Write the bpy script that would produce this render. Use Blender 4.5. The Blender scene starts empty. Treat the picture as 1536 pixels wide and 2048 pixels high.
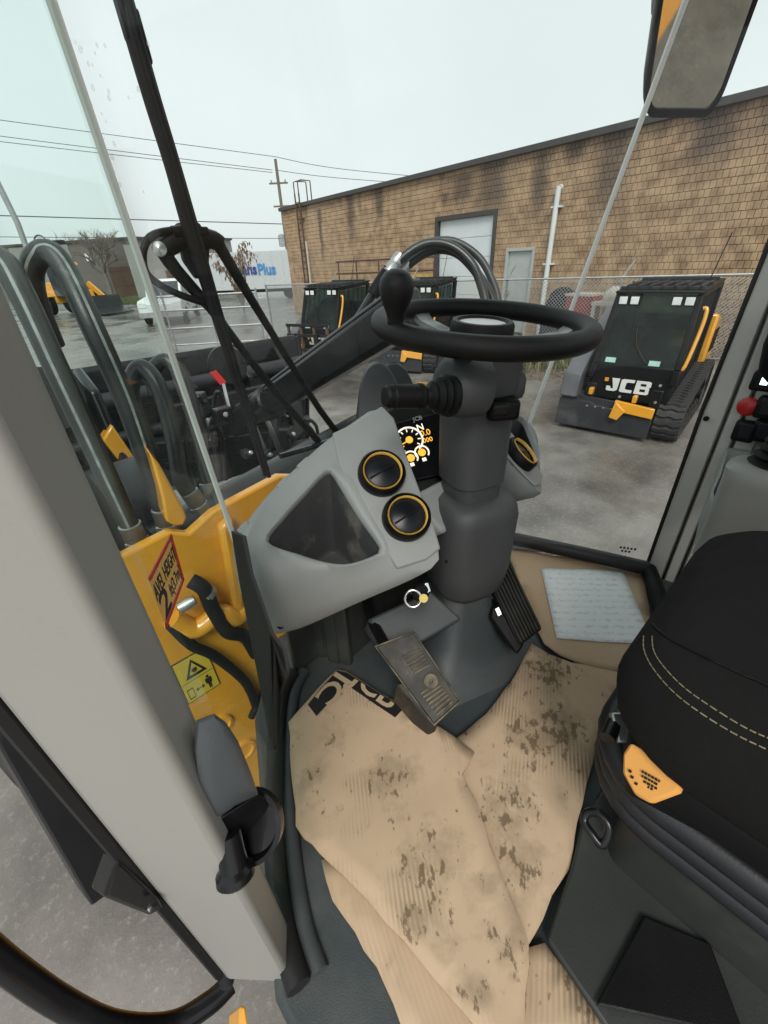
import bpy, bmesh, math, random
from mathutils import Vector, Matrix, noise
from mathutils.bvhtree import BVHTree
random.seed(7)
R=math.radians
S=bpy.context.scene
COL=S.collection
# ------------------------------------------------------------------ camera
FPX=835.0; EYE=Vector((-.591,-.188,2.45))
dn=Vector(((830-768)/FPX,-(2420-1024)/FPX,-1)).normalized()
upc=-dn; hf=(Vector((0,0,-1))-upc*(-upc.z)).normalized(); hr=hf.cross(upc)
YAW=R(42); Yw=Vector((math.sin(YAW),math.cos(YAW),0)); Xw=Vector((math.cos(YAW),-math.sin(YAW),0)); Zw=Vector((0,0,1))
M3=Matrix([[Xw[i]*hr[j]+Yw[i]*hf[j]+Zw[i]*upc[j] for j in range(3)] for i in range(3)])
cam=bpy.data.cameras.new('Camera'); camo=bpy.data.objects.new('Camera',cam); COL.objects.link(camo)
camo.matrix_world=Matrix.Translation(EYE)@M3.to_4x4()
cam.sensor_fit='VERTICAL'; cam.sensor_height=36; cam.sensor_width=27; cam.lens=FPX/2048*36
cam.clip_start=.01; cam.clip_end=3000
S.camera=camo
S.render.resolution_x=768; S.render.resolution_y=1024
# ------------------------------------------------------------------ sky, sun, exposure
w=bpy.data.worlds.new('World'); S.world=w; w.use_nodes=True
nt=w.node_tree; nt.nodes.clear()
SUN_EL=R(48); SUN_DIR=Vector((-.55,-.62,0)).normalized()      # towards the sun, behind the door side
sky=nt.nodes.new('ShaderNodeTexSky'); sky.sky_type='NISHITA'; sky.sun_disc=False
sky.sun_elevation=SUN_EL; sky.sun_rotation=math.atan2(SUN_DIR.x,SUN_DIR.y); sky.dust_density=4; sky.air_density=1.0
hs=nt.nodes.new('ShaderNodeHueSaturation'); hs.inputs['Saturation'].default_value=.25
sc=nt.nodes.new('ShaderNodeVectorMath'); sc.operation='SCALE'; sc.inputs[3].default_value=.09
mx=nt.nodes.new('ShaderNodeMix'); mx.data_type='RGBA'; mx.inputs[0].default_value=.85
mx.inputs[7].default_value=(.635,.685,.69,1)
bg=nt.nodes.new('ShaderNodeBackground'); bg.inputs[1].default_value=1.0
wo=nt.nodes.new('ShaderNodeOutputWorld')
L=nt.links.new
wtc=nt.nodes.new('ShaderNodeTexCoord'); wmp=nt.nodes.new('ShaderNodeMapping'); wmp.inputs['Scale'].default_value=(1,1,2.2); wnz=nt.nodes.new('ShaderNodeTexNoise'); wnz.inputs['Scale'].default_value=1.7; wnz.inputs['Detail'].default_value=5
wmr=nt.nodes.new('ShaderNodeMapRange'); wmr.inputs[1].default_value=.3; wmr.inputs[2].default_value=.7; wmr.inputs[3].default_value=.945; wmr.inputs[4].default_value=1.045
wsc=nt.nodes.new('ShaderNodeVectorMath'); wsc.operation='SCALE'
L(wtc.outputs['Generated'],wmp.inputs[0]); L(wmp.outputs[0],wnz.inputs['Vector']); L(wnz.outputs[0],wmr.inputs[0]); L(wmr.outputs[0],wsc.inputs[3])
L(sky.outputs[0],hs.inputs['Color']); L(hs.outputs[0],sc.inputs[0]); L(sc.outputs[0],mx.inputs[6]); L(mx.outputs[2],wsc.inputs[0]); L(wsc.outputs[0],bg.inputs[0]); L(bg.outputs[0],wo.inputs[0])
sun=bpy.data.lights.new('Sun','SUN'); sun.energy=1.5; sun.angle=R(22); sun.color=(1,.96,.90)
suno=bpy.data.objects.new('Sun',sun); COL.objects.link(suno)
sd=-(SUN_DIR*math.cos(SUN_EL)+Vector((0,0,math.sin(SUN_EL))))
suno.rotation_euler=sd.to_track_quat('-Z','Y').to_euler(); suno.location=(-6,-6,12)
S.view_settings.view_transform='Standard'; S.view_settings.look='None'; S.view_settings.gamma=1; S.view_settings.exposure=.56
S.view_settings.use_curve_mapping=False
S.render.engine='CYCLES'
# ------------------------------------------------------------------ pixel -> point on a real plane / at a real depth
def ray(px,py): return M3@Vector(((px-768)/FPX,-(py-1024)/FPX,-1))
def D(px,py,t): return EYE+ray(px,py)*t
def PL(px,py,p0,n):
    d=ray(px,py); n=Vector(n); return EYE+d*((Vector(p0)-EYE).dot(n)/d.dot(n))
def Z(px,py,z): return PL(px,py,(0,0,z),(0,0,1))
def Y(px,py,y): return PL(px,py,(0,y,0),(0,1,0))
def X(px,py,x): return PL(px,py,(x,0,0),(1,0,0))
def VT(px,py,b):
    d=ray(px,py); h=Vector((b[0]-EYE.x,b[1]-EYE.y)); dd=Vector((d.x,d.y)); return EYE+d*(h.dot(dd)/dd.dot(dd))
# ------------------------------------------------------------------ materials
def mat(name,col,rough=.5,metal=0,var=.12,vscale=6,bump=0,bscale=200,spec=.5,coat=0,rvar=.1,dirt=None,dscale=4,dlo=.55,dhi=.7,emit=None,estr=1,stretch=None):
    m=bpy.data.materials.new(name); m.use_nodes=True; n=m.node_tree.nodes; l=m.node_tree.links.new
    p=n['Principled BSDF']; p.inputs['Roughness'].default_value=rough; p.inputs['Metallic'].default_value=metal
    p.inputs['Specular IOR Level'].default_value=spec; p.inputs['Coat Weight'].default_value=coat
    tc=n.new('ShaderNodeTexCoord'); src=tc.outputs['Object']
    if stretch:
        mp=n.new('ShaderNodeMapping'); mp.inputs['Scale'].default_value=stretch; l(src,mp.inputs[0]); src=mp.outputs[0]
    nz=n.new('ShaderNodeTexNoise'); nz.inputs['Scale'].default_value=vscale; nz.inputs['Detail'].default_value=6; l(src,nz.inputs['Vector'])
    rp=n.new('ShaderNodeMapRange'); rp.inputs[1].default_value=.3; rp.inputs[2].default_value=.7; rp.inputs[3].default_value=1-var; rp.inputs[4].default_value=1+var; l(nz.outputs[0],rp.inputs[0])
    ml=n.new('ShaderNodeVectorMath'); ml.operation='SCALE'; ml.inputs[0].default_value=col[:3]; l(rp.outputs[0],ml.inputs[3]); out=ml.outputs[0]
    if dirt:
        dz=n.new('ShaderNodeTexNoise'); dz.inputs['Scale'].default_value=dscale; dz.inputs['Detail'].default_value=8; dz.inputs['Roughness'].default_value=.65; l(src,dz.inputs['Vector'])
        dr=n.new('ShaderNodeMapRange'); dr.inputs[1].default_value=dlo; dr.inputs[2].default_value=dhi; l(dz.outputs[0],dr.inputs[0])
        dm=n.new('ShaderNodeMix'); dm.data_type='RGBA'; l(dr.outputs[0],dm.inputs[0]); l(out,dm.inputs[6]); dm.inputs[7].default_value=(*dirt[:3],1); out=dm.outputs[2]
    l(out,p.inputs['Base Color'])
    rr=n.new('ShaderNodeMapRange'); rr.inputs[1].default_value=.3; rr.inputs[2].default_value=.7; rr.inputs[3].default_value=max(0,rough-rvar); rr.inputs[4].default_value=min(1,rough+rvar); l(nz.outputs[0],rr.inputs[0]); l(rr.outputs[0],p.inputs['Roughness'])
    if bump:
        bz=n.new('ShaderNodeTexNoise'); bz.inputs['Scale'].default_value=bscale; bz.inputs['Detail'].default_value=3; l(src,bz.inputs['Vector'])
        bp=n.new('ShaderNodeBump'); bp.inputs['Strength'].default_value=bump; bp.inputs['Distance'].default_value=.002; l(bz.outputs[0],bp.inputs['Height']); l(bp.outputs[0],p.inputs['Normal'])
    if emit:
        p.inputs['Emission Color'].default_value=(*emit,1); p.inputs['Emission Strength'].default_value=estr
    return m
def glassmat(name,tint,gloss=.06,haze=.03,hazecol=(.8,.85,.84),hscale=3):
    m=bpy.data.materials.new(name); m.use_nodes=True; n=m.node_tree.nodes; l=m.node_tree.links.new; n.clear()
    o=n.new('ShaderNodeOutputMaterial'); t=n.new('ShaderNodeBsdfTransparent'); t.inputs[0].default_value=(*tint,1)
    g=n.new('ShaderNodeBsdfGlossy'); g.inputs['Roughness'].default_value=.03
    lw=n.new('ShaderNodeLayerWeight'); pw=n.new('ShaderNodeMath'); pw.operation='POWER'; l(lw.outputs['Facing'],pw.inputs[0]); pw.inputs[1].default_value=5; fr=n.new('ShaderNodeMath'); fr.operation='MULTIPLY_ADD'; l(pw.outputs[0],fr.inputs[0]); fr.inputs[1].default_value=.22; fr.inputs[2].default_value=.012
    lw.inputs[0].default_value=.5
    m1=n.new('ShaderNodeMixShader'); l(fr.outputs[0],m1.inputs[0]); l(t.outputs[0],m1.inputs[1]); l(g.outputs[0],m1.inputs[2])
    d=n.new('ShaderNodeBsdfDiffuse'); d.inputs[0].default_value=(*hazecol,1)
    tr=n.new('ShaderNodeBsdfTranslucent'); tr.inputs[0].default_value=(*hazecol,1); ad=n.new('ShaderNodeMixShader'); ad.inputs[0].default_value=.5
    l(d.outputs[0],ad.inputs[1]); l(tr.outputs[0],ad.inputs[2])
    tc=n.new('ShaderNodeTexCoord'); nz=n.new('ShaderNodeTexNoise'); nz.inputs['Scale'].default_value=hscale; nz.inputs['Detail'].default_value=5; l(tc.outputs['Object'],nz.inputs['Vector'])
    mr=n.new('ShaderNodeMapRange'); mr.inputs[1].default_value=.35; mr.inputs[2].default_value=.7; mr.inputs[3].default_value=haze*.5; mr.inputs[4].default_value=haze*1.6; l(nz.outputs[0],mr.inputs[0])
    m2=n.new('ShaderNodeMixShader'); l(mr.outputs[0],m2.inputs[0]); l(m1.outputs[0],m2.inputs[1]); l(ad.outputs[0],m2.inputs[2]); l(m2.outputs[0],o.inputs[0])
    return m
MT={}
MT['grey']=mat('dash grey plastic',(.255,.268,.262),.52,bump=.35,bscale=900,var=.05,dirt=(.32,.31,.28),dscale=7,dlo=.62,dhi=.9)
MT['greydark']=mat('column dark plastic',(.058,.061,.063),.5,spec=.35,bump=.3,bscale=900,var=.08)
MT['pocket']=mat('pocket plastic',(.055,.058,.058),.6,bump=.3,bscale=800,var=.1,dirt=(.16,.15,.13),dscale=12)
MT['black']=mat('black plastic',(.006,.006,.0065),.45,spec=.2,bump=.25,bscale=700,var=.2)
MT['rubber']=mat('black rubber',(.007,.007,.0075),.62,spec=.18,bump=.3,bscale=400,var=.25,dirt=(.03,.028,.025),dscale=5,dlo=.58,dhi=.85)
MT['wheelrub']=mat('steering wheel rubber',(.007,.007,.0075),.42,spec=.22,bump=.35,bscale=1100,var=.15)
MT['blackmetal']=mat('black painted steel',(.008,.008,.0095),.3,spec=.3,var=.25,bump=.12,bscale=60,coat=.2,dirt=(.035,.032,.03),dscale=6,dlo=.6,dhi=.85)
MT['charcoal']=mat('charcoal painted steel',(.028,.028,.032),.4,spec=.35,var=.15,bump=.12,bscale=40,dirt=(.085,.08,.075),dscale=3,dlo=.55,dhi=.85)
MT['yellow']=mat('yellow machine paint',(.72,.325,.024),.26,var=.06,bump=.04,bscale=30,coat=.6,dirt=(.34,.19,.055),dscale=5,dlo=.58,dhi=.85)
MT['orange']=mat('orange tag plastic',(.85,.40,.10),.5,var=.05)
MT['pillar']=mat('pillar grey paint',(.345,.338,.312),.42,var=.04,vscale=3,bump=.08,bscale=300)
MT['pillar_lit']=mat('lit pillar paint',(.58,.575,.54),.42,var=.04,bump=.06,bscale=300)  # same paint as the left pillar, lightened to put in the window light
MT['pillargroove']=mat('pillar trim',(.27,.268,.25),.45,var=.05)
MT['floor']=mat('rubber floor mat',(.042,.051,.054),.48,var=.12,vscale=5,bump=.3,bscale=500,dirt=(.095,.095,.09),dscale=5,dlo=.5,dhi=.85)
MT['base']=mat('seat pedestal paint',(.030,.033,.031),.5,var=.15,vscale=5,bump=.15,bscale=300,dirt=(.08,.078,.06),dscale=5,dlo=.55,dhi=.85)
MT['fabric']=mat('seat fabric',(.0085,.0083,.008),.9,var=.15,vscale=40,bump=.7,bscale=1500,spec=.25)
def wrinkle(m):
    n=m.node_tree.nodes; l=m.node_tree.links.new; bp=[x for x in n if x.type=='BUMP'][0]; tc=[x for x in n if x.type=='TEX_COORD'][0]
    z=n.new('ShaderNodeTexNoise'); z.inputs['Scale'].default_value=14; z.inputs['Detail'].default_value=3; l(tc.outputs['Object'],z.inputs['Vector'])
    b2=n.new('ShaderNodeBump'); b2.inputs['Strength'].default_value=.5; b2.inputs['Distance'].default_value=.01; l(z.outputs[0],b2.inputs['Height']); l(b2.outputs[0],bp.inputs['Normal'])
wrinkle(MT['fabric'])
MT['bellow']=mat('bellows rubber',(.016,.0165,.02),.5,var=.2,bump=.15,bscale=300)
MT['hose']=mat('hydraulic hose rubber',(.020,.022,.023),.36,var=.2,bump=.2,bscale=300,dirt=(.05,.05,.049),dscale=6,dlo=.5,dhi=.8)
MT['handle']=mat('grab handle plastic',(.085,.096,.104),.45,bump=.2,bscale=700,var=.06)
MT['boomgrey']=mat('boom grey paint',(.10,.10,.11),.42,var=.12,bump=.1,bscale=40)
MT['zinc']=mat('zinc fitting',(.42,.43,.42),.35,.85,var=.2,vscale=30)
MT['chrome']=mat('bright steel',(.7,.7,.7),.18,1,var=.1)
MT['thread']=mat('pale stitching thread',(.24,.205,.12),.8,var=.25,vscale=300)
MT['white']=mat('white paint',(.72,.73,.72),.4,var=.05)
MT['silver']=mat('silver sticker',(.55,.56,.55),.35,.3,var=.25,vscale=90)
MT['red']=mat('red plastic',(.45,.015,.015),.3,var=.1)
MT['redsticker']=mat('red sticker',(.62,.035,.03),.45,var=.1)
MT['ink']=mat('black ink',(.012,.012,.012),.5)
MT['stickeryellow']=mat('yellow sticker',(.60,.44,.04),.4,var=.05)
MT['ring']=mat('vent ring orange',(.78,.47,.09),.35,var=.05)
MT['ventglass']=mat('vent dark disc',(.006,.008,.012),.4,spec=.3,var=.2)
MT['screen']=mat('display glass',(.006,.006,.008),.12,var=.1)
MT['screenwhite']=mat('display white graphic',(.1,.1,.1),.4,emit=(1,.92,.70),estr=.9)
MT['screenorange']=mat('display orange graphic',(.1,.05,.01),.4,emit=(1,.48,.05),estr=.9)
MT['gasket']=mat('window gasket',(.010,.010,.010),.55,var=.2)
MT['glassedge']=mat('glass edge bead',(.82,.83,.80),.3,var=.1)
MT['glass']=glassmat('windscreen glass',(.965,.985,.975),haze=.006)
MT['glassL']=glassmat('tinted corner glass',(.90,.965,.94),haze=.008,hazecol=(.75,.82,.80))
MT['mglass']=glassmat('machine cab glass',(.50,.58,.56),haze=.05,hazecol=(.35,.42,.41))
MT['drop']=glassmat('water drop',(.97,.98,.98),haze=.35,hazecol=(.9,.94,.94))
MT['clear']=glassmat('clear sticker film',(.9,.9,.88),haze=.12,hazecol=(.7,.66,.6),hscale=20)
MT['darkglass']=mat('dark machine window',(.010,.013,.013),.06,var=.3,vscale=2,dirt=(.06,.075,.07),dscale=1.6,dlo=.52,dhi=.85)
MT['paleglass']=mat('vehicle window',(.05,.06,.065),.08,var=.3)
MT['mirror']=mat('mirror glass',(.62,.57,.50),.03,1,var=.06,rvar=.02)
MT['lamp']=mat('lamp lens',(.62,.64,.64),.2,emit=(1,1,1),estr=.06)
MT['led']=mat('lit switch',(.5,.6,.6),.3,emit=(.8,1,.95),estr=1.5)
MT['label']=mat('label pale green',(.35,.55,.50),.4)
MT['steel']=mat('galvanised steel',(.40,.41,.41),.42,.6,var=.15,vscale=8)
MT['track']=mat('track rubber',(.026,.025,.026),.7,var=.3,vscale=9,bump=.4,bscale=80,dirt=(.075,.068,.06),dscale=5,dlo=.5,dhi=.8)
MT['rust']=mat('rusty brown steel',(.10,.052,.035),.7,var=.3)
MT['wood']=mat('weathered pole wood',(.17,.14,.115),.85,var=.25,vscale=4,stretch=(6,6,.4))
MT['wire']=mat('overhead wire',(.09,.09,.095),.6)
MT['bark']=mat('bare tree bark',(.16,.14,.13),.9,var=.2)
MT['twig']=mat('dry weed stems',(.24,.21,.13),.9,var=.35,vscale=3)
MT['weed']=mat('weed leaves',(.13,.15,.055),.8,var=.4,vscale=2.5)
MT['leafbrown']=mat('fallen leaves',(.20,.11,.055),.85,var=.5,vscale=9)
MT['grass']=mat('grass',(.115,.135,.055),.9,var=.3,vscale=.8)
MT['farwall']=mat('far building cladding',(.15,.13,.125),.8,var=.12,vscale=.3,stretch=(1,1,.1))
MT['farwall2']=mat('far building pale panel',(.27,.265,.25),.8,var=.12,vscale=.4)
MT['trailer']=mat('white trailer side',(.52,.55,.56),.5,var=.05)
MT['blueink']=mat('blue lettering',(.03,.06,.26),.5)
MT['blueink2']=mat('light blue lettering',(.06,.25,.55),.5)
MT['doorwhite']=mat('white door paint',(.66,.70,.72),.5,var=.05,vscale=2)
MT['doorgrey']=mat('pale grey door paint',(.42,.45,.44),.5,var=.06)
MT['roofedge']=mat('roof flashing',(.055,.05,.047),.6,var=.2)
MT['truck']=mat('white truck paint',(.70,.72,.72),.3,var=.04,coat=.3)
MT['crate']=mat('dark red crate',(.28,.025,.03),.6,var=.2)
MT['pale']=mat('pale timber',(.48,.45,.38),.75,var=.15)
MT['sign']=mat('orange sign',(.62,.42,.12),.5,var=.2)
MT['key']=mat('key brass',(.55,.42,.13),.35,.8)
# -- cardboard: kraft brown, corrugation lines, muddy marks
FLOORZ=1.65
def _z4(x,y): return Z(560+x/2.194,1300+y/2.194,FLOORZ+.02)
PRINTS=[(480,560,130),(640,890,170),(120,570,85),(235,400,60),(570,1190,95),(1010,1340,120),(870,1500,110),(1180,80,110),(1230,330,130),(1090,390,120),(1000,700,150),(1060,900,120),(690,1100,90),(900,1030,70),(820,330,40),(930,1250,80)]
def cardmat(name,ang,mud,seed,wave=.25):
    m=bpy.data.materials.new(name); m.use_nodes=True; n=m.node_tree.nodes; l=m.node_tree.links.new; p=n['Principled BSDF']; p.inputs['Roughness'].default_value=.82; p.inputs['Specular IOR Level'].default_value=.25
    tc=n.new('ShaderNodeTexCoord'); mp=n.new('ShaderNodeMapping'); mp.inputs['Rotation'].default_value=(0,0,ang); mp.inputs['Location'].default_value=(seed,seed*.7,0); l(tc.outputs['Object'],mp.inputs[0]); v=mp.outputs[0]
    a=n.new('ShaderNodeTexNoise'); a.inputs['Scale'].default_value=7; a.inputs['Detail'].default_value=7; l(v,a.inputs['Vector'])
    cr=n.new('ShaderNodeMix'); cr.data_type='RGBA'; l(a.outputs[0],cr.inputs[0]); cr.inputs[6].default_value=(.47,.335,.215,1); cr.inputs[7].default_value=(.56,.415,.285,1)
    # broad damp stains
    b=n.new('ShaderNodeTexNoise'); b.inputs['Scale'].default_value=5.5; b.inputs['Detail'].default_value=3; l(v,b.inputs['Vector'])
    br=n.new('ShaderNodeMapRange'); br.inputs[1].default_value=.52; br.inputs[2].default_value=.68; br.inputs[4].default_value=.75*mud; l(b.outputs[0],br.inputs[0])
    gp=n.new('ShaderNodeNewGeometry'); acc=None
    for x_,y_,r_ in PRINTS:
        c0=_z4(x_,y_); rr_=(_z4(x_+r_,y_)-c0).length*.5+(_z4(x_,y_+r_)-c0).length*.5
        dd=n.new('ShaderNodeVectorMath'); dd.operation='DISTANCE'; l(gp.outputs['Position'],dd.inputs[0]); dd.inputs[1].default_value=c0
        m_=n.new('ShaderNodeMapRange'); m_.inputs[1].default_value=rr_*1.25; m_.inputs[2].default_value=rr_*.35; l(dd.outputs['Value'],m_.inputs[0])
        if acc is None: acc=m_.outputs[0]
        else:
            mm=n.new('ShaderNodeMath'); mm.operation='MAXIMUM'; l(acc,mm.inputs[0]); l(m_.outputs[0],mm.inputs[1]); acc=mm.outputs[0]
    # small crumbs of mud kept to the trodden patches
    c=n.new('ShaderNodeTexNoise'); c.inputs['Scale'].default_value=95; c.inputs['Detail'].default_value=5; c.inputs['Roughness'].default_value=.62
    st=n.new('ShaderNodeMapping'); st.inputs['Scale'].default_value=(1,.55,1); l(v,st.inputs[0]); l(st.outputs[0],c.inputs['Vector'])
    ca=n.new('ShaderNodeMath'); ca.operation='MULTIPLY_ADD'; l(acc,ca.inputs[0]); ca.inputs[1].default_value=.13; l(c.outputs[0],ca.inputs[2])
    cb=n.new('ShaderNodeMath'); cb.operation='MULTIPLY_ADD'; l(b.outputs[0],cb.inputs[0]); cb.inputs[1].default_value=.16; l(ca.outputs[0],cb.inputs[2])
    c2=n.new('ShaderNodeMapRange'); c2.inputs[1].default_value=.735+.05*(1-mud); c2.inputs[2].default_value=.80+.05*(1-mud); c2.inputs[4].default_value=.8; l(cb.outputs[0],c2.inputs[0])
    e1=n.new('ShaderNodeTexNoise'); e1.inputs['Scale'].default_value=19; e1.inputs['Detail'].default_value=6; e1.inputs['Roughness'].default_value=.7; l(v,e1.inputs['Vector'])
    e2=n.new('ShaderNodeMath'); e2.operation='MULTIPLY_ADD'; l(acc,e2.inputs[0]); e2.inputs[1].default_value=.20; l(e1.outputs[0],e2.inputs[2])
    e3=n.new('ShaderNodeMapRange'); e3.inputs[1].default_value=.54; e3.inputs[2].default_value=.78; e3.inputs[4].default_value=.6*min(1,mud); l(e2.outputs[0],e3.inputs[0])
    w1=n.new('ShaderNodeTexWave'); w1.wave_type='BANDS'; w1.inputs['Scale'].default_value=48; w1.inputs['Distortion'].default_value=.6; w1.inputs['Detail'].default_value=2; l(v,w1.inputs['Vector'])
    wm=n.new('ShaderNodeMath'); wm.operation='MULTIPLY'; l(w1.outputs[0],wm.inputs[0]); l(br.outputs[0],wm.inputs[1])
    m1=n.new('ShaderNodeMix'); m1.data_type='RGBA'; l(wm.outputs[0],m1.inputs[0]); l(cr.outputs[2],m1.inputs[6]); m1.inputs[7].default_value=(.255,.19,.12,1)
    me_=n.new('ShaderNodeMix'); me_.data_type='RGBA'; l(e3.outputs[0],me_.inputs[0]); l(m1.outputs[2],me_.inputs[6]); me_.inputs[7].default_value=(.27,.20,.125,1)
    m2=n.new('ShaderNodeMix'); m2.data_type='RGBA'; l(c2.outputs[0],m2.inputs[0]); l(me_.outputs[2],m2.inputs[6]); m2.inputs[7].default_value=(.145,.095,.054,1)
    l(m2.outputs[2],p.inputs['Base Color'])
    ad=n.new('ShaderNodeMath'); ad.operation='MULTIPLY_ADD'; l(w1.outputs[0],ad.inputs[0]); ad.inputs[1].default_value=wave; l(a.outputs[0],ad.inputs[2])
    bp=n.new('ShaderNodeBump'); bp.inputs['Strength'].default_value=.22; bp.inputs['Distance'].default_value=.004; l(ad.outputs[0],bp.inputs['Height']); l(bp.outputs[0],p.inputs['Normal'])
    return m
CARD=[cardmat('cardboard muddy',R(35),1.25,1.3,.05),cardmat('cardboard trodden',R(62),1.7,4.1,.12),cardmat('cardboard cleaner',R(20),.5,7.7,.15),cardmat('cardboard fresh',R(-10),.22,2.2,.1)]
MT['cardtan']=mat('bare cardboard lettering',(.44,.325,.205),.85,var=.08)
# -- handwritten sheet
def papermat():
    m=bpy.data.materials.new('written paper'); m.use_nodes=True; n=m.node_tree.nodes; l=m.node_tree.links.new; p=n['Principled BSDF']; p.inputs['Roughness'].default_value=.75
    tc=n.new('ShaderNodeTexCoord'); mp=n.new('ShaderNodeMapping'); mp.inputs['Rotation'].default_value=(0,0,R(48)); l(tc.outputs['Object'],mp.inputs[0])
    wv=n.new('ShaderNodeTexWave'); wv.bands_direction='Y'; wv.inputs['Scale'].default_value=14; wv.inputs['Distortion'].default_value=3.5; wv.inputs['Detail'].default_value=3; wv.inputs['Detail Scale'].default_value=9; l(mp.outputs[0],wv.inputs['Vector'])
    nz=n.new('ShaderNodeTexNoise'); nz.inputs['Scale'].default_value=70; nz.inputs['Detail'].default_value=4; l(mp.outputs[0],nz.inputs['Vector'])
    ml=n.new('ShaderNodeMath'); ml.operation='MULTIPLY'; l(wv.outputs[0],ml.inputs[0]); l(nz.outputs[0],ml.inputs[1])
    mr=n.new('ShaderNodeMapRange'); mr.inputs[1].default_value=.36; mr.inputs[2].default_value=.62; mr.inputs[4].default_value=.55; l(ml.outputs[0],mr.inputs[0])
    mi=n.new('ShaderNodeMix'); mi.data_type='RGBA'; l(mr.outputs[0],mi.inputs[0]); mi.inputs[6].default_value=(.80,.84,.84,1); mi.inputs[7].default_value=(.40,.47,.52,1); l(mi.outputs[2],p.inputs['Base Color']); return m
MT['paper']=papermat()
# -- wet asphalt
def asphalt():
    m=bpy.data.materials.new('wet asphalt'); m.use_nodes=True; n=m.node_tree.nodes; l=m.node_tree.links.new; p=n['Principled BSDF']
    tc=n.new('ShaderNodeTexCoord'); v=tc.outputs['Object']
    def nz(s,d=6,r=.6):
        a=n.new('ShaderNodeTexNoise'); a.inputs['Scale'].default_value=s; a.inputs['Detail'].default_value=d; a.inputs['Roughness'].default_value=r; l(v,a.inputs['Vector']); return a.outputs[0]
    big=nz(.45); mid=nz(2.2); fine=nz(26,4,.75); 
    mi=n.new('ShaderNodeMix'); mi.data_type='RGBA'; mi.inputs[6].default_value=(.10,.089,.079,1); mi.inputs[7].default_value=(.235,.217,.198,1)
    mr=n.new('ShaderNodeMapRange'); mr.inputs[1].default_value=.36; mr.inputs[2].default_value=.62; l(big,mr.inputs[0]); l(mr.outputs[0],mi.inputs[0])
    sp=n.new('ShaderNodeMapRange'); sp.inputs[1].default_value=.54; sp.inputs[2].default_value=.72; sp.inputs[4].default_value=.5; l(fine,sp.inputs[0])
    m2=n.new('ShaderNodeMix'); m2.data_type='RGBA'; l(sp.outputs[0],m2.inputs[0]); l(mi.outputs[2],m2.inputs[6]); m2.inputs[7].default_value=(.40,.385,.36,1)
    dk=n.new('ShaderNodeMapRange'); dk.inputs[1].default_value=.35; dk.inputs[2].default_value=.65; dk.inputs[3].default_value=.78; dk.inputs[4].default_value=1.18; l(mid,dk.inputs[0])
    sc=n.new('ShaderNodeVectorMath'); sc.operation='SCALE'; l(m2.outputs[2],sc.inputs[0]); l(dk.outputs[0],sc.inputs[3]); l(sc.outputs[0],p.inputs['Base Color'])
    ro=n.new('ShaderNodeMapRange'); ro.inputs[1].default_value=.35; ro.inputs[2].default_value=.62; ro.inputs[3].default_value=.10; ro.inputs[4].default_value=.42; l(big,ro.inputs[0]); l(ro.outputs[0],p.inputs['Roughness'])
    bp=n.new('ShaderNodeBump'); bp.inputs['Strength'].default_value=.45; bp.inputs['Distance'].default_value=.010; l(fine,bp.inputs['Height']); l(bp.outputs[0],p.inputs['Normal'])
    return m
MT['asphalt']=asphalt()
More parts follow.
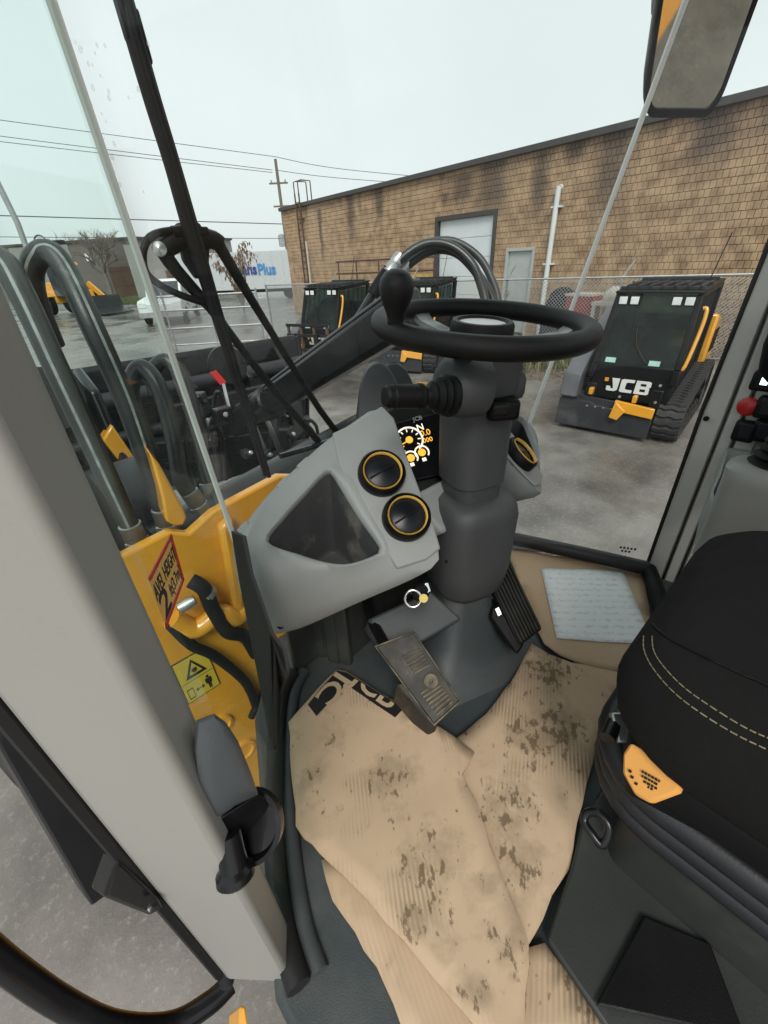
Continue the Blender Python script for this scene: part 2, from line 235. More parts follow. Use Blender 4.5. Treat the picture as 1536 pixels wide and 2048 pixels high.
# -- tan concrete block with weather streaks
STREAKS=[(6.6,.5,3.0,5.1),(8.8,.35,3.8,5.1),(14.7,1.0,3.3,5.05),(12.6,.35,4.1,4.5),(16.55,.42,3.0,5.0),(18.7,.7,3.0,5.1),(20.95,.8,3.9,5.1),(3.9,.25,2.2,4.8),(13.4,.9,3.9,4.9),(17.6,.5,4.5,5.1),(22.3,.8,4.2,5.1)]
def brickmat():
    m=bpy.data.materials.new('tan split block'); m.use_nodes=True; n=m.node_tree.nodes; l=m.node_tree.links.new; p=n['Principled BSDF']; p.inputs['Roughness'].default_value=.85
    g=n.new('ShaderNodeNewGeometry'); v=g.outputs['Position']
    def nz(s,d,sc=(1,1,1)):
        mp=n.new('ShaderNodeMapping'); mp.inputs['Scale'].default_value=sc; l(v,mp.inputs[0])
        a=n.new('ShaderNodeTexNoise'); a.inputs['Scale'].default_value=s; a.inputs['Detail'].default_value=d; l(mp.outputs[0],a.inputs['Vector']); return a.outputs[0]
    cellv=nz(3.1,1); big=nz(.35,4,(1,1,.6)); st=nz(.55,5,(1.6,1.6,.10)); fine=nz(40,4)
    mi=n.new('ShaderNodeMix'); mi.data_type='RGBA'; mi.inputs[6].default_value=(.27,.168,.098,1); mi.inputs[7].default_value=(.48,.325,.20,1)
    mr=n.new('ShaderNodeMapRange'); mr.inputs[1].default_value=.3; mr.inputs[2].default_value=.66; l(cellv,mr.inputs[0]); l(mr.outputs[0],mi.inputs[0])
    m2=n.new('ShaderNodeMix'); m2.data_type='RGBA'; r2=n.new('ShaderNodeMapRange'); r2.inputs[1].default_value=.35; r2.inputs[2].default_value=.7; r2.inputs[4].default_value=.5; l(big,r2.inputs[0]); l(r2.outputs[0],m2.inputs[0]); l(mi.outputs[2],m2.inputs[6]); m2.inputs[7].default_value=(.47,.335,.22,1)
    # rain streaks that start under the roof edge
    sx=n.new('ShaderNodeSeparateXYZ'); l(v,sx.inputs[0]); hz=n.new('ShaderNodeMapRange'); hz.inputs[1].default_value=3.6; hz.inputs[2].default_value=5.3; hz.inputs[3].default_value=-.06; hz.inputs[4].default_value=.10; l(sx.outputs[2],hz.inputs[0])
    ad=n.new('ShaderNodeMath'); ad.operation='ADD'; l(st,ad.inputs[0]); l(hz.outputs[0],ad.inputs[1])
    r3=n.new('ShaderNodeMapRange'); r3.inputs[1].default_value=.60; r3.inputs[2].default_value=.72; r3.inputs[4].default_value=.78; l(ad.outputs[0],r3.inputs[0])
    m3=n.new('ShaderNodeMix'); m3.data_type='RGBA'; l(r3.outputs[0],m3.inputs[0]); l(m2.outputs[2],m3.inputs[6]); m3.inputs[7].default_value=(.13,.09,.065,1)
    # separate run-off streaks, each with its own place, width and length
    dt=n.new('ShaderNodeVectorMath'); dt.operation='DOT_PRODUCT'; l(v,dt.inputs[0]); dt.inputs[1].default_value=(-math.sin(R(4)),-math.cos(R(4)),0)
    wob=nz(2.2,4); wsum=n.new('ShaderNodeMath'); wsum.operation='MULTIPLY_ADD'; l(wob,wsum.inputs[0]); wsum.inputs[1].default_value=.5; l(dt.outputs['Value'],wsum.inputs[2])
    s_base=-(15.1*math.sin(R(4))+24.7*math.cos(R(4))); acc=None
    for s_,w_,z0,z1 in STREAKS:
        sb=n.new('ShaderNodeMath'); sb.operation='SUBTRACT'; l(wsum.outputs[0],sb.inputs[0]); sb.inputs[1].default_value=s_base+s_+.25
        ab=n.new('ShaderNodeMath'); ab.operation='ABSOLUTE'; l(sb.outputs[0],ab.inputs[0])
        f1=n.new('ShaderNodeMapRange'); f1.inputs[1].default_value=w_; f1.inputs[2].default_value=w_*.25; l(ab.outputs[0],f1.inputs[0])
        f2=n.new('ShaderNodeMapRange'); f2.inputs[1].default_value=z0; f2.inputs[2].default_value=z0+(z1-z0)*.5; l(sx.outputs[2],f2.inputs[0])
        f3=n.new('ShaderNodeMapRange'); f3.inputs[1].default_value=z1+.15; f3.inputs[2].default_value=z1; l(sx.outputs[2],f3.inputs[0])
        q1=n.new('ShaderNodeMath'); q1.operation='MULTIPLY'; l(f1.outputs[0],q1.inputs[0]); l(f2.outputs[0],q1.inputs[1])
        q2=n.new('ShaderNodeMath'); q2.operation='MULTIPLY'; l(q1.outputs[0],q2.inputs[0]); l(f3.outputs[0],q2.inputs[1])
        if acc is None: acc=q2.outputs[0]
        else:
            mxm=n.new('ShaderNodeMath'); mxm.operation='MAXIMUM'; l(acc,mxm.inputs[0]); l(q2.outputs[0],mxm.inputs[1]); acc=mxm.outputs[0]
    sc8=n.new('ShaderNodeMath'); sc8.operation='MULTIPLY'; l(acc,sc8.inputs[0]); sc8.inputs[1].default_value=.82
    m4=n.new('ShaderNodeMix'); m4.data_type='RGBA'; l(sc8.outputs[0],m4.inputs[0]); l(m3.outputs[2],m4.inputs[6]); m4.inputs[7].default_value=(.10,.07,.055,1); m3=m4
    l(m3.outputs[2],p.inputs['Base Color'])
    bp=n.new('ShaderNodeBump'); bp.inputs['Strength'].default_value=.5; bp.inputs['Distance'].default_value=.02; l(fine,bp.inputs['Height']); l(bp.outputs[0],p.inputs['Normal'])
    return m
MT['brick']=brickmat()
MT['mortar']=mat('mortar',(.28,.20,.13),.9,var=.2)
# ------------------------------------------------------------------ builders
def link(name,me,parent=None):
    o=bpy.data.objects.new(name,me); COL.objects.link(o); o.parent=parent; return o
def M(m): return MT[m] if isinstance(m,str) else m
def mesh(name,V,F,m,parent=None,smooth=False,bevel=0,seg=2,sub=0,solid=0,ang=35):
    me=bpy.data.meshes.new(name); me.from_pydata([tuple(v) for v in V],[],F); me.validate(); me.update()
    bm=bmesh.new(); bm.from_mesh(me); bmesh.ops.recalc_face_normals(bm,faces=bm.faces); bm.to_mesh(me); bm.free()
    me.materials.append(M(m))
    o=link(name,me,parent)
    if solid: s=o.modifiers.new('solid','SOLIDIFY'); s.thickness=solid; s.offset=0
    if bevel: b=o.modifiers.new('bevel','BEVEL'); b.width=bevel; b.segments=seg; b.limit_method='ANGLE'; b.angle_limit=R(30)
    if sub: s=o.modifiers.new('sub','SUBSURF'); s.levels=sub; s.render_levels=sub
    if smooth or bevel or sub:
        me.shade_smooth()
        if not sub: me.set_sharp_from_angle(angle=R(ang))
    return o
def tag(o,label,cat,group=None,kind=None):
    if label: o['label']=label
    if cat: o['category']=cat
    if group: o['group']=group
    if kind: o['kind']=kind
    return o
def thing(name,label,cat,loc=(0,0,0),rz=0,group=None):
    o=bpy.data.objects.new(name,None); COL.objects.link(o); o.empty_display_size=.1; o.location=loc; o.rotation_euler=(0,0,rz); tag(o,label,cat,group); return o
BF=[(0,3,2,1),(4,5,6,7),(0,1,5,4),(1,2,6,5),(2,3,7,6),(3,0,4,7)]
def boxv(c,s,rot=None):
    c=Vector(c); V=[]
    for zz in (-.5,.5):
        for x,y in ((-.5,-.5),(.5,-.5),(.5,.5),(-.5,.5)):
            v=Vector((x*s[0],y*s[1],zz*s[2])); V.append(c+(rot@v if rot else v))
    return V
def box(name,c,s,m,parent=None,rot=None,bevel=.004,seg=2): return mesh(name,boxv(c,s,rot),BF,m,parent,bevel=bevel,seg=seg)
def hexa(name,V,m,parent=None,bevel=.004): return mesh(name,V,BF,m,parent,bevel=bevel)
class MB:
    def __init__(s): s.V=[]; s.F=[]
    def add(s,V,F): b=len(s.V); s.V+=list(V); s.F+=[tuple(i+b for i in f) for f in F]; return s
    def box(s,c,z,rot=None): return s.add(boxv(c,z,rot),BF)
    def tube(s,P,r,n=6): V,F=tubeg(P,r,n); return s.add(V,F)
    def build(s,name,m,parent=None,**k): return mesh(name,s.V,s.F,m,parent,**k)
def rotz(a): return Matrix.Rotation(a,3,'Z')
def frame(z,x=None):
    z=Vector(z).normalized(); x=Vector(x) if x is not None else (Vector((1,0,0)) if abs(z.x)<.9 else Vector((0,1,0)))
    x=(x-z*x.dot(z)).normalized(); y=z.cross(x); return Matrix([[x[i],y[i],z[i]] for i in range(3)])
def cat(P,k=6,closed=False):
    P=[Vector(p) for p in P]; n=len(P); out=[]
    rng=range(n if closed else n-1)
    for i in rng:
        if closed: a,b,c,d=P[(i-1)%n],P[i],P[(i+1)%n],P[(i+2)%n]
        else: a,b,c,d=P[max(i-1,0)],P[i],P[i+1],P[min(i+2,n-1)]
        for j in range(k):
            t=j/k; out.append(.5*((2*b)+(c-a)*t+(2*a-5*b+4*c-d)*t*t+(3*b-a-3*c+d)*t**3))
    if not closed: out.append(P[-1])
    return out
def tubeg(P,r,n=10,closed=False):
    P=[Vector(p) for p in P]; N=len(P); V=[]; F=[]
    rr=r if isinstance(r,(list,tuple)) else [r]*N
    t0=(P[1]-P[0]).normalized(); u=frame(t0).col[0].copy()
    for i,p in enumerate(P):
        if closed: t=(P[(i+1)%N]-P[i-1]).normalized()
        else: t=(P[min(i+1,N-1)]-P[max(i-1,0)]).normalized()
        u=(u-t*u.dot(t)).normalized(); v=t.cross(u)
        for k in range(n):
            a=2*math.pi*k/n; V.append(p+(u*math.cos(a)+v*math.sin(a))*rr[i])
    for i in range(N if closed else N-1):
        j=(i+1)%N
        for k in range(n):
            q=(k+1)%n; F.append((i*n+k,i*n+q,j*n+q,j*n+k))
    if not closed: F.append(tuple(range(n))[::-1]); F.append(tuple((N-1)*n+k for k in range(n)))
    return V,F
def tube(name,P,r,m,parent=None,n=12,k=6,closed=False,ang=50):
    if k: 
        if isinstance(r,(list,tuple)):
            rr=[v.x for v in cat([(a,0,0) for a in r],k,closed)]; r=rr
        P=cat(P,k,closed)
    V,F=tubeg(P,r,n,closed); return mesh(name,V,F,m,parent,smooth=True,ang=ang)
def loft(name,rings,m,parent=None,cap0=True,cap1=True,sub=0,smooth=True,ang=40,bevel=0):
    n=len(rings[0]); V=[v for r in rings for v in r]; F=[]
    for i in range(len(rings)-1):
        for k in range(n): q=(k+1)%n; F.append((i*n+k,i*n+q,(i+1)*n+q,(i+1)*n+k))
    if cap0: F.append(tuple(range(n))[::-1])
    if cap1: F.append(tuple((len(rings)-1)*n+k for k in range(n)))
    return mesh(name,V,F,m,parent,smooth=smooth,sub=sub,ang=ang,bevel=bevel)
def lathe(name,prof,o,ax,m,parent=None,n=32,cap0=True,cap1=True,ang=40,sx=1):
    fr=frame(ax); o=Vector(o); rings=[[o+fr@Vector((r*math.cos(2*math.pi*k/n)*sx,r*math.sin(2*math.pi*k/n),h)) for k in range(n)] for r,h in prof]
    return loft(name,rings,m,parent,cap0,cap1,ang=ang)
def prism(name,P,vec,m,parent=None,bevel=.003,seg=2,smooth=False):
    P=[Vector(p) for p in P]; n=len(P); vec=Vector(vec); V=P+[p+vec for p in P]
    F=[tuple(range(n))[::-1],tuple(range(n,2*n))]+[(k,(k+1)%n,n+(k+1)%n,n+k) for k in range(n)]
    return mesh(name,V,F,m,parent,bevel=bevel,seg=seg,smooth=smooth)
def rrect(hx,hy,r,n=6):
    out=[]
    for cx,cy,a0 in ((hx-r,hy-r,0),(-hx+r,hy-r,90),(-hx+r,-hy+r,180),(hx-r,-hy+r,270)):
        for k in range(n+1): a=R(a0+90*k/n); out.append((cx+r*math.cos(a),cy+r*math.sin(a)))
    return out
def text(name,s,size,o,xd,nd,m,parent=None,ext=.0006,off=0,shear=0,align='LEFT',squash=1,width=None):
    cu=bpy.data.curves.new('t','FONT'); cu.body=s; cu.size=size; cu.extrude=ext; cu.offset=off; cu.shear=shear; cu.align_x=align; cu.resolution_u=3
    ob=bpy.data.objects.new('t',cu); COL.objects.link(ob); dg=bpy.context.evaluated_depsgraph_get(); dg.update()
    me=bpy.data.meshes.new_from_object(ob.evaluated_get(dg)); bpy.data.objects.remove(ob); bpy.data.curves.remove(cu)
    if width:
        xs=[v.co.x for v in me.vertices]; squash=width/(max(xs)-min(xs))
    x=Vector(xd).normalized(); z=Vector(nd).normalized(); y=z.cross(x).normalized(); x=y.cross(z)
    T=Matrix([[x[i]*squash,y[i],z[i]] for i in range(3)]).to_4x4(); T.translation=Vector(o)
    me.transform(T); me.name=name; me.materials.clear(); me.materials.append(M(m)); return link(name,me,parent)
def copytree(o,parent=None):
    c=o.copy(); COL.objects.link(c); c.parent=parent
    for ch in list(o.children): copytree(ch,c)
    return c
def wobble(o,amp,sc,seed=0):
    for v in o.data.vertices: v.co.z+=amp*noise.noise(Vector((v.co.x*sc+seed,v.co.y*sc,seed)))
# ================================================================== SETTING
g=mesh('ground',[(-1500,-1500,0),(1500,-1500,0),(1500,1500,0),(-1500,1500,0)],[(0,1,2,3)],'asphalt'); g['kind']='structure'
gv=[Z(205,612,.01),Z(300,606,.01),Z(300,588,.01),Z(60,592,.01),Z(60,606,.01)]
go=mesh('grass_verge',gv,[tuple(range(5))],'grass'); go['kind']='structure'
gb=MB()
for i in range(2600):
    a=random.random(); p=gv[0].lerp(gv[1],a).lerp(gv[4].lerp(gv[2],a),random.random()**1.2); h=random.uniform(.12,.3); d=random.uniform(0,6.28); e=Vector((math.cos(d),math.sin(d),0))*.06
    gb.add([p-e,p+e,p+Vector((random.uniform(-.1,.1),random.uniform(-.1,.1),h))],[(0,1,2)])
tag(gb.build('verge_grass','grass'),'rough green grass tufts on the far verge below the grey building','grass',kind='stuff')
# ------------------------------------------------------------------ tan block building
BU=Vector((math.sin(R(4)),math.cos(R(4)),0)); BN=Vector((-math.cos(R(4)),math.sin(R(4)),0)); BC=Vector((15.1,24.7,0)); BH=5.17; BLEN=30.0
def Wp(s,z,out=0): return BC-BU*s+BN*out+Vector((0,0,z))
def Ws(px,py,out=0):
    p=PL(px,py,BC+BN*out,BN); return -(p-BC).dot(BU),p.z
bld=thing('brick_building','long tan block building with rain streaked wall behind the fence','building',BC)
def bl(p): return Vector(p)-BC
BR=Matrix([[-BU[i],BN[i],(0,0,1)[i]] for i in range(3)])      # local x along wall, y outwards
box('wall_core',bl(Wp(BLEN/2,BH/2,-4.2)),(BLEN-.1,8,BH),'mortar',bld,rot=BR,bevel=0)
gs0,gz=Ws(877,440); gs1,_=Ws(990,427); gz=3.72
ds0,dz=Ws(1018,503); ds1,_=Ws(1066,500); dz=2.62
BW,BHT=.135,.166
def brickgeo(w_):
    bx=w_/2-.004; bz=BHT/2-.004; c=min(.008,bx*.4)
    return [(-bx,-.05,-bz),(bx,-.05,-bz),(bx,-.05,bz),(-bx,-.05,bz),(-bx,.008,-bz),(bx,.008,-bz),(bx,.008,bz),(-bx,.008,bz),(-bx+c,.018,-bz+c),(bx-c,.018,-bz+c),(bx-c,.018,bz-c),(-bx+c,.018,bz-c)]
bV=brickgeo(BW)
bF=[(0,1,5,4),(1,2,6,5),(2,3,7,6),(3,0,4,7),(4,5,9,8),(5,6,10,9),(6,7,11,10),(7,4,8,11),(8,9,10,11)]
bme=bpy.data.meshes.new('brick'); bme.from_pydata([tuple(BR@Vector(v)) for v in bV],[],bF); bme.update(); bme.materials.append(MT['brick'])
cells=[]; cut=[]
for j in range(int(BH/BHT)):
    z=(j+.5)*BHT; spans=[(0,BLEN)]
    for s0,s1,zt_ in ((gs0-.09,gs1+.09,gz+.1),(ds0-.07,ds1+.07,dz+.06)):
        if z<zt_:
            ns=[]
            for a_,b_ in spans:
                if s0>a_: ns.append((a_,min(b_,s0)))
                if s1<b_: ns.append((max(a_,s1),b_))
            spans=ns
    i=0
    while True:
        a0=(i-.5*(j%2))*BW; i+=1
        if a0>BLEN: break
        for a_,b_ in spans:
            c0,c1=max(a0,a_),min(a0+BW,b_)
            if c1-c0<.025: continue
            p=Wp((c0+c1)/2,z,random.uniform(-.003,.004))
            if c1-c0>BW-.001: cells.append(p)
            else: cut.append((p,c1-c0))
def pix(p):
    c=M3.transposed()@(p-EYE); return 768+FPX*c.x/-c.z,1024-FPX*c.y/-c.z
vis=[]
for p in cells:
    x,y=pix(p)
    if 900<x<1530 and y<555 and (p-EYE).dot(Yw)>0 and not (x>1255 and y>545): vis.append(((p-EYE).length,p))
vis.sort(key=lambda a:a[0]); keep=set(id(p) for _,p in vis[:300])
rest=MB()
for p in cells:
    if id(p) in keep:
        o=link('brick',bme,bld); o.location=bl(p)
    else: rest.add([bl(p)+BR@Vector(v) for v in bV],bF)
for p,w_ in cut: rest.add([bl(p)+BR@Vector(v) for v in brickgeo(w_)],bF)
rb=rest.build('block_courses','brick',bld); rb['kind']='stuff'
box('roof_flashing',bl(Wp(BLEN/2,BH+.03,.0)),(BLEN+.2,.34,.16),'roofedge',bld,rot=BR,bevel=.01)
box('roof',bl(Wp(BLEN/2,BH-.02,-4.3)),(BLEN,7.9,.1),'roofedge',bld,rot=BR,bevel=0)
# roll-up door with panels
gd=box('overhead_door',bl(Wp((gs0+gs1)/2,gz/2,-.12)),(gs1-gs0-.02,.04,gz-.01),'doorwhite',bld,rot=BR,bevel=0)
for k in range(6):
    ph=gz/6; box('panel',bl(Wp((gs0+gs1)/2,ph*(k+.5),-.09)),(gs1-gs0-.1,.03,ph-.025),'doorwhite',gd,rot=BR,bevel=.008)
fm=MB()
for s in (gs0-.06,gs1+.06): fm.box(bl(Wp(s,gz/2,-.02)),(.14,.16,gz),BR)
fm.box(bl(Wp((gs0+gs1)/2,gz+.06,-.02)),(gs1-gs0+.26,.16,.14),BR)
fm.build('door_frame','roofedge',bld)
dd=box('side_door',bl(Wp((ds0+ds1)/2,dz/2+.05,-.07)),(ds1-ds0,.05,dz-.1),'doorgrey',bld,rot=BR,bevel=.005)
box('handle',bl(Wp(ds0+.12,1.35,-.01)),(.05,.06,.14),'steel',dd,rot=BR)
fm=MB()
for s in (ds0-.05,ds1+.05): fm.box(bl(Wp(s,dz/2,-.02)),(.09,.12,dz),BR)
fm.box(bl(Wp((ds0+ds1)/2,dz+.03,-.02)),(ds1-ds0+.19,.12,.09),BR); fm.build('door_frame','doorgrey',bld)
ps,pz=Ws(1116,376,.15); pb,_=Ws(1088,590,.15); ps=(ps+pb)/2
dp=tube('downpipe',[bl(Wp(ps,.1,.14)),bl(Wp(ps,2,.14)),bl(Wp(ps,pz-.15,.14)),bl(Wp(ps,pz,.1)),bl(Wp(ps,pz+.02,-.02))],.075,'doorwhite',bld,n=12,k=3)
for zz in (pz-.45,2.2): box('bracket',bl(Wp(ps,zz,.09)),(.34,.16,.05),'doorwhite',dp,rot=BR,bevel=.004)
# roof ladder with its hoops
l0,_=Ws(588,430,.2); l1,_=Ws(608,425,.2); lw=.42; ls=(l0+l1)/2
ld=thing('roof_ladder','rusty brown steel ladder fixed near the building corner with hoops above the roof','ladder',Wp(ls,.9,.2))
lb=Wp(ls,.9,.2)
for sgn in (-1,1): box('rail',Wp(ls+sgn*lw/2,.9+(BH+.1)/2-.3,.2)-lb,(.07,.05,BH+.3-.6),'rust',ld,rot=BR,bevel=0)
for k in range(15): box('rung',Wp(ls,1.1+k*.3,.2)-lb,(lw,.03,.035),'rust',ld,rot=BR,bevel=0)
for q,sgn in enumerate((-1,1)):
    s0=ls+sgn*lw/2
    tube('hoop',[Wp(s0,BH-.3,.2)-lb,Wp(s0,BH+1.0,.2)-lb,Wp(s0,BH+1.05,-.0)-lb,Wp(s0,BH+1.05,-.55)-lb,Wp(s0,BH+.1,-.55)-lb],.032,'rust',ld,n=6,k=0)
for zz in (1.6,3.2,4.6): box('standoff',Wp(ls,zz,.1)-lb,(lw+.1,.2,.04),'rust',ld,rot=BR,bevel=0)
# rusty rack standing against the wall + timber pole
rk=thing('steel_rack','rusty brown steel frame rack standing against the block wall','rack',Wp(7,0,.8))
def onwall(px,py,out): s,z=Ws(px,py,out); return Wp(s,z,out)
rb0=Vector(rk.location)
for px in (676,712,757,800,868):
    p=onwall(px,522,.9); tube('post',[Vector((p.x,p.y,0))-rb0,p-rb0],.035,'rust',rk,n=6,k=0)
for a,b in (((672,524),(870,513)),((672,548),(870,540))): tube('beam',[onwall(*a,.9)-rb0,onwall(*b,.9)-rb0],.04,'rust',rk,n=6,k=0)
p=onwall(612,482,.35); tag(tube('timber_pole',[(p.x,p.y,0),p],.06,'pale',None,n=8,k=0),'thin pale timber pole leaning on the wall beside the roof ladder','pole')
a=onwall(815,552,.6); sgn_=thing('yellow_sign','small orange yellow sign board beside the white overhead door','sign',(a.x,a.y,0))
b=Vector((a.x,a.y,0)); c=onwall(843,556,.6)
box('board',c-b,(1.25,.03,.32),'sign',sgn_,rot=BR); box('bracket',Vector((c.x,c.y,c.z/2))-b,(.05,.05,c.z),'rust',sgn_,rot=BR)
# stored goods by the wall
def goods(name,label,cat_,px,py,size,m,group=None,lid=None,out=1.0):
    s,z=Ws(px,py,out); p=Wp(s,0,out); r=thing(name,label,cat_,p,group=group)
    if name=='crate':
        for sx in (-1,1): box('side_panel',BR@Vector((0,sx*size[1]/2,size[2]/2+.0)),(size[0],.05,size[2]),m,r,rot=BR)
        for sx in (-1,1): box('end_panel',BR@Vector((sx*(size[0]/2+.02),0,size[2]/2)),(.05,size[1]-.06,size[2]),m,r,rot=BR)
        box('lid',BR@Vector((0,0,size[2]+.03)),(size[0]+.1,size[1]+.1,.06),lid or 'pale',r,rot=BR)
    return r,p
goods('crate','dark red crate with pale lid behind the chain link fence','crate',1172,575,(.72,.6,1.42),'crate')
r,p=goods('trestle_table','pale topped trestle with timber legs beside the red crate','table',1232,585,(1,1,1),'pale')
box('table_top',(0,0,1.25),(.9,.7,.09),'pale',r,rot=BR)
for sx in (-1,1):
    for sy in (-1,1): box('leg',BR@Vector((sx*.38,sy*.3,.6)),(.08,.08,1.2),'pale',r,rot=BR)
loft('sack',[[BR@Vector((x*f_,y*f_,1.3+h)) for x,y in rrect(.25,.22,.12,3)] for f_,h in ((.9,0),(1.05,.1),(.9,.25),(.45,.36))],'pale',r)
r,p=goods('tarp_heap','dark tarpaulin covered heap between downpipe and red crate','heap',1125,590,(1,1,1),'rubber')
loft('tarp',[[BR@Vector((x*f_*(1+.1*noise.noise(Vector((x*3,y*3,h)))),y*f_,h)) for x,y in rrect(.42,.4,.25,4)] for f_,h in ((1.1,0),(1.05,.7),(.95,1.2),(.7,1.5),(.25,1.62))],'rubber',r)
# ------------------------------------------------------------------ chain link fence
FA=Vector((8.1,15.4,0)); FB=Vector((13.1,1.75,0)); FH=1.9
fe=thing('chain_link_fence','galvanised chain link fence with slanted post tips behind the track loaders','fence',FA)
fu=(FB-FA).normalized(); fl=(FB-FA).length; fn=Vector((-fu.y,fu.x,0))
if fn.dot(EYE-FA)<0: fn=-fn
def linkwires(mb,o,u,length,h,sp=.09,r=.0068,z0=.04):
    n=int((length+h)/sp)
    for sgn in (1,-1):
        for i in range(n):
            a=-h+i*sp if sgn>0 else i*sp
            s0,s1=(a,a+h) if sgn>0 else (a,a-h)
            # clip to 0..length
            pts=[]
            for s,z in ((s0,0),(s1,h)): pts.append((s,z))
            (sa,za),(sb,zb)=pts
            def cl(s,z):
                if s<0: return 0,(0-sa)/(sb-sa)*h
                if s>length: return length,(length-sa)/(sb-sa)*h
                return s,z
            if max(sa,sb)<=0 or min(sa,sb)>=length: continue
            p=cl(sa,za); q=cl(sb,zb)
            mb.tube([o+u*p[0]+Vector((0,0,z0+p[1]))+fn*(.006*sgn),o+u*q[0]+Vector((0,0,z0+q[1]))+fn*(.006*sgn)],r,3)
mb=MB(); linkwires(mb,Vector((0,0,0)),fu,fl,FH-.08); k=mb.build('chain_link','steel',fe); k['kind']='stuff'
tube('top_rail',[(0,0,FH),fu*fl+Vector((0,0,FH))],.024,'steel',fe,n=8,k=0)
tube('bottom_wire',[(0,0,.06),fu*fl+Vector((0,0,.06))],.006,'steel',fe,n=4,k=0)
for i in range(6):
    q=fu*(fl*i/5.); tube('post',[q-fn*.04,q-fn*.04+Vector((0,0,FH+.02))],.034,'steel',fe,n=8,k=0)
    if i>0: tube('barb_arm',[q-fn*.04+Vector((0,0,FH+.02)),q-fn*.04+Vector((.1,-.16,FH+.36))],.02,'steel',fe,n=6,k=0)
# gate leaf
GA=Z(345,713,0); GB=Z(532,702,0)
gt=thing('fence_gate','open galvanised gate leaf with chain link and horizontal rails','gate',GA)
gu=(GB-GA); gl=gu.length; gu.normalize(); fn=Vector((-gu.y,gu.x,0))
gz_=[VT(520,584,GB).z,VT(520,612,GB).z,VT(520,648,GB).z,.35]
for zz in gz_: tube('rail',[(0,0,zz),gu*gl+Vector((0,0,zz))],.028,'steel',gt,n=8,k=0)
for i in (0,.06,.5,1): q=gu*gl*i; tube('upright',[q,q+Vector((0,0,gz_[0]+.12))],.034,'steel',gt,n=8,k=0)
mb=MB(); linkwires(mb,Vector((0,0,0)),gu,gl,gz_[0]-.35,z0=.35,r=.008); k=mb.build('chain_link','steel',gt); k['kind']='stuff'
# weeds and leaf litter at the fence foot
mb=MB(); ml=MB()
for i in range(9000):
    s=fl*(.1+.75*random.random()); q=FA+fu*s+Vector((random.gauss(-1.2,.55),random.gauss(-.4,.4),0))
    h=random.uniform(.12,.42)*(1 if random.random()<.88 else 1.5); d=random.uniform(0,6.28); e=Vector((math.cos(d),math.sin(d),0)); t=e*random.uniform(-.15,.2)
    w_=random.uniform(.006,.018); sd_=Vector((-e.y,e.x,0))*w_
    V=[q-sd_,q+sd_,q+t*.5+sd_+Vector((0,0,h*.6)),q+t*.5-sd_+Vector((0,0,h*.6)),q+t+Vector((0,0,h))]
    (mb if random.random()<.62 else ml).add(V,[(0,1,2,3),(3,2,4)])
tag(mb.build('weeds','weed'),'green weeds growing along the foot of the chain link fence','weeds',kind='stuff')
tag(ml.build('dry_stems','twig'),'dry straw coloured stems standing among the fence weeds','weeds',kind='stuff')
mb=MB()
for i in range(1500):
    s=fl*(.15+.7*random.random()); q=FA+fu*s+Vector((random.gauss(-2.5,.3),random.gauss(-.8,.25),.008)); d=random.uniform(0,6.28); r_=random.uniform(.02,.05); e=Vector((math.cos(d),math.sin(d),0))*r_; f_=Vector((-e.y,e.x,random.uniform(0,.02)))*.6
    mb.add([q-e,q+f_,q+e,q-f_],[(0,1,2,3)])
tag(mb.build('leaf_litter','leafbrown'),'brown fallen leaves lying along the fence edge','leaves',kind='stuff')
# ------------------------------------------------------------------ far things
def horiz(px,dist,z=0): d=ray(px,600); d=Vector((d.x,d.y,0)).normalized(); return Vector((EYE.x,EYE.y,0))+d*dist+Vector((0,0,z))
# far building
fo=horiz(205,74); fd=(horiz(340,70)-horiz(68,86)); fL=fd.length; fd.normalize(); fnn=Vector((fd.y,-fd.x,0))
if fnn.dot(EYE-fo)<0: fnn=-fnn
FR=Matrix([[fd[i],fnn[i],(0,0,1)[i]] for i in range(3)])
fb=thing('industrial_building','low grey brown flat roofed building beyond the bare tree','building',fo)
box('wall',(0,0,2.9),(fL,9,5.8),'farwall',fb,rot=FR,bevel=0)
box('roof_edge',(0,0,5.9),(fL+.4,9.4,.25),'roofedge',fb,rot=FR,bevel=0)
for k in range(5):
    if k in (1,2): box('panel',FR@Vector((-fL/2+fL*(k+.5)/5,4.55,2.9)),(fL/5-.3,.1,5.6),'farwall2',fb,rot=FR,bevel=0)
box('door',FR@Vector((fL*.36,4.56,1.6)),(3,.1,3.2),'rust',fb,rot=FR,bevel=0)
box('lamp',FR@Vector((fL*.2,4.7,4.3)),(.4,.3,.8),'lamp',fb,rot=FR,bevel=0)
sh=thing('beige_shed','beige low building wing beside the white pickup','building',horiz(385,58))
box('wall',(0,0,2.6),(9,6,5.2),'farwall2',sh,rot=FR,bevel=0); box('roof_edge',(0,0,5.3),(9.3,6.3,.2),'roofedge',sh,rot=FR,bevel=0); box('door',FR@Vector((1,3.05,1.3)),(2.4,.1,2.6),'rust',sh,rot=FR,bevel=0)
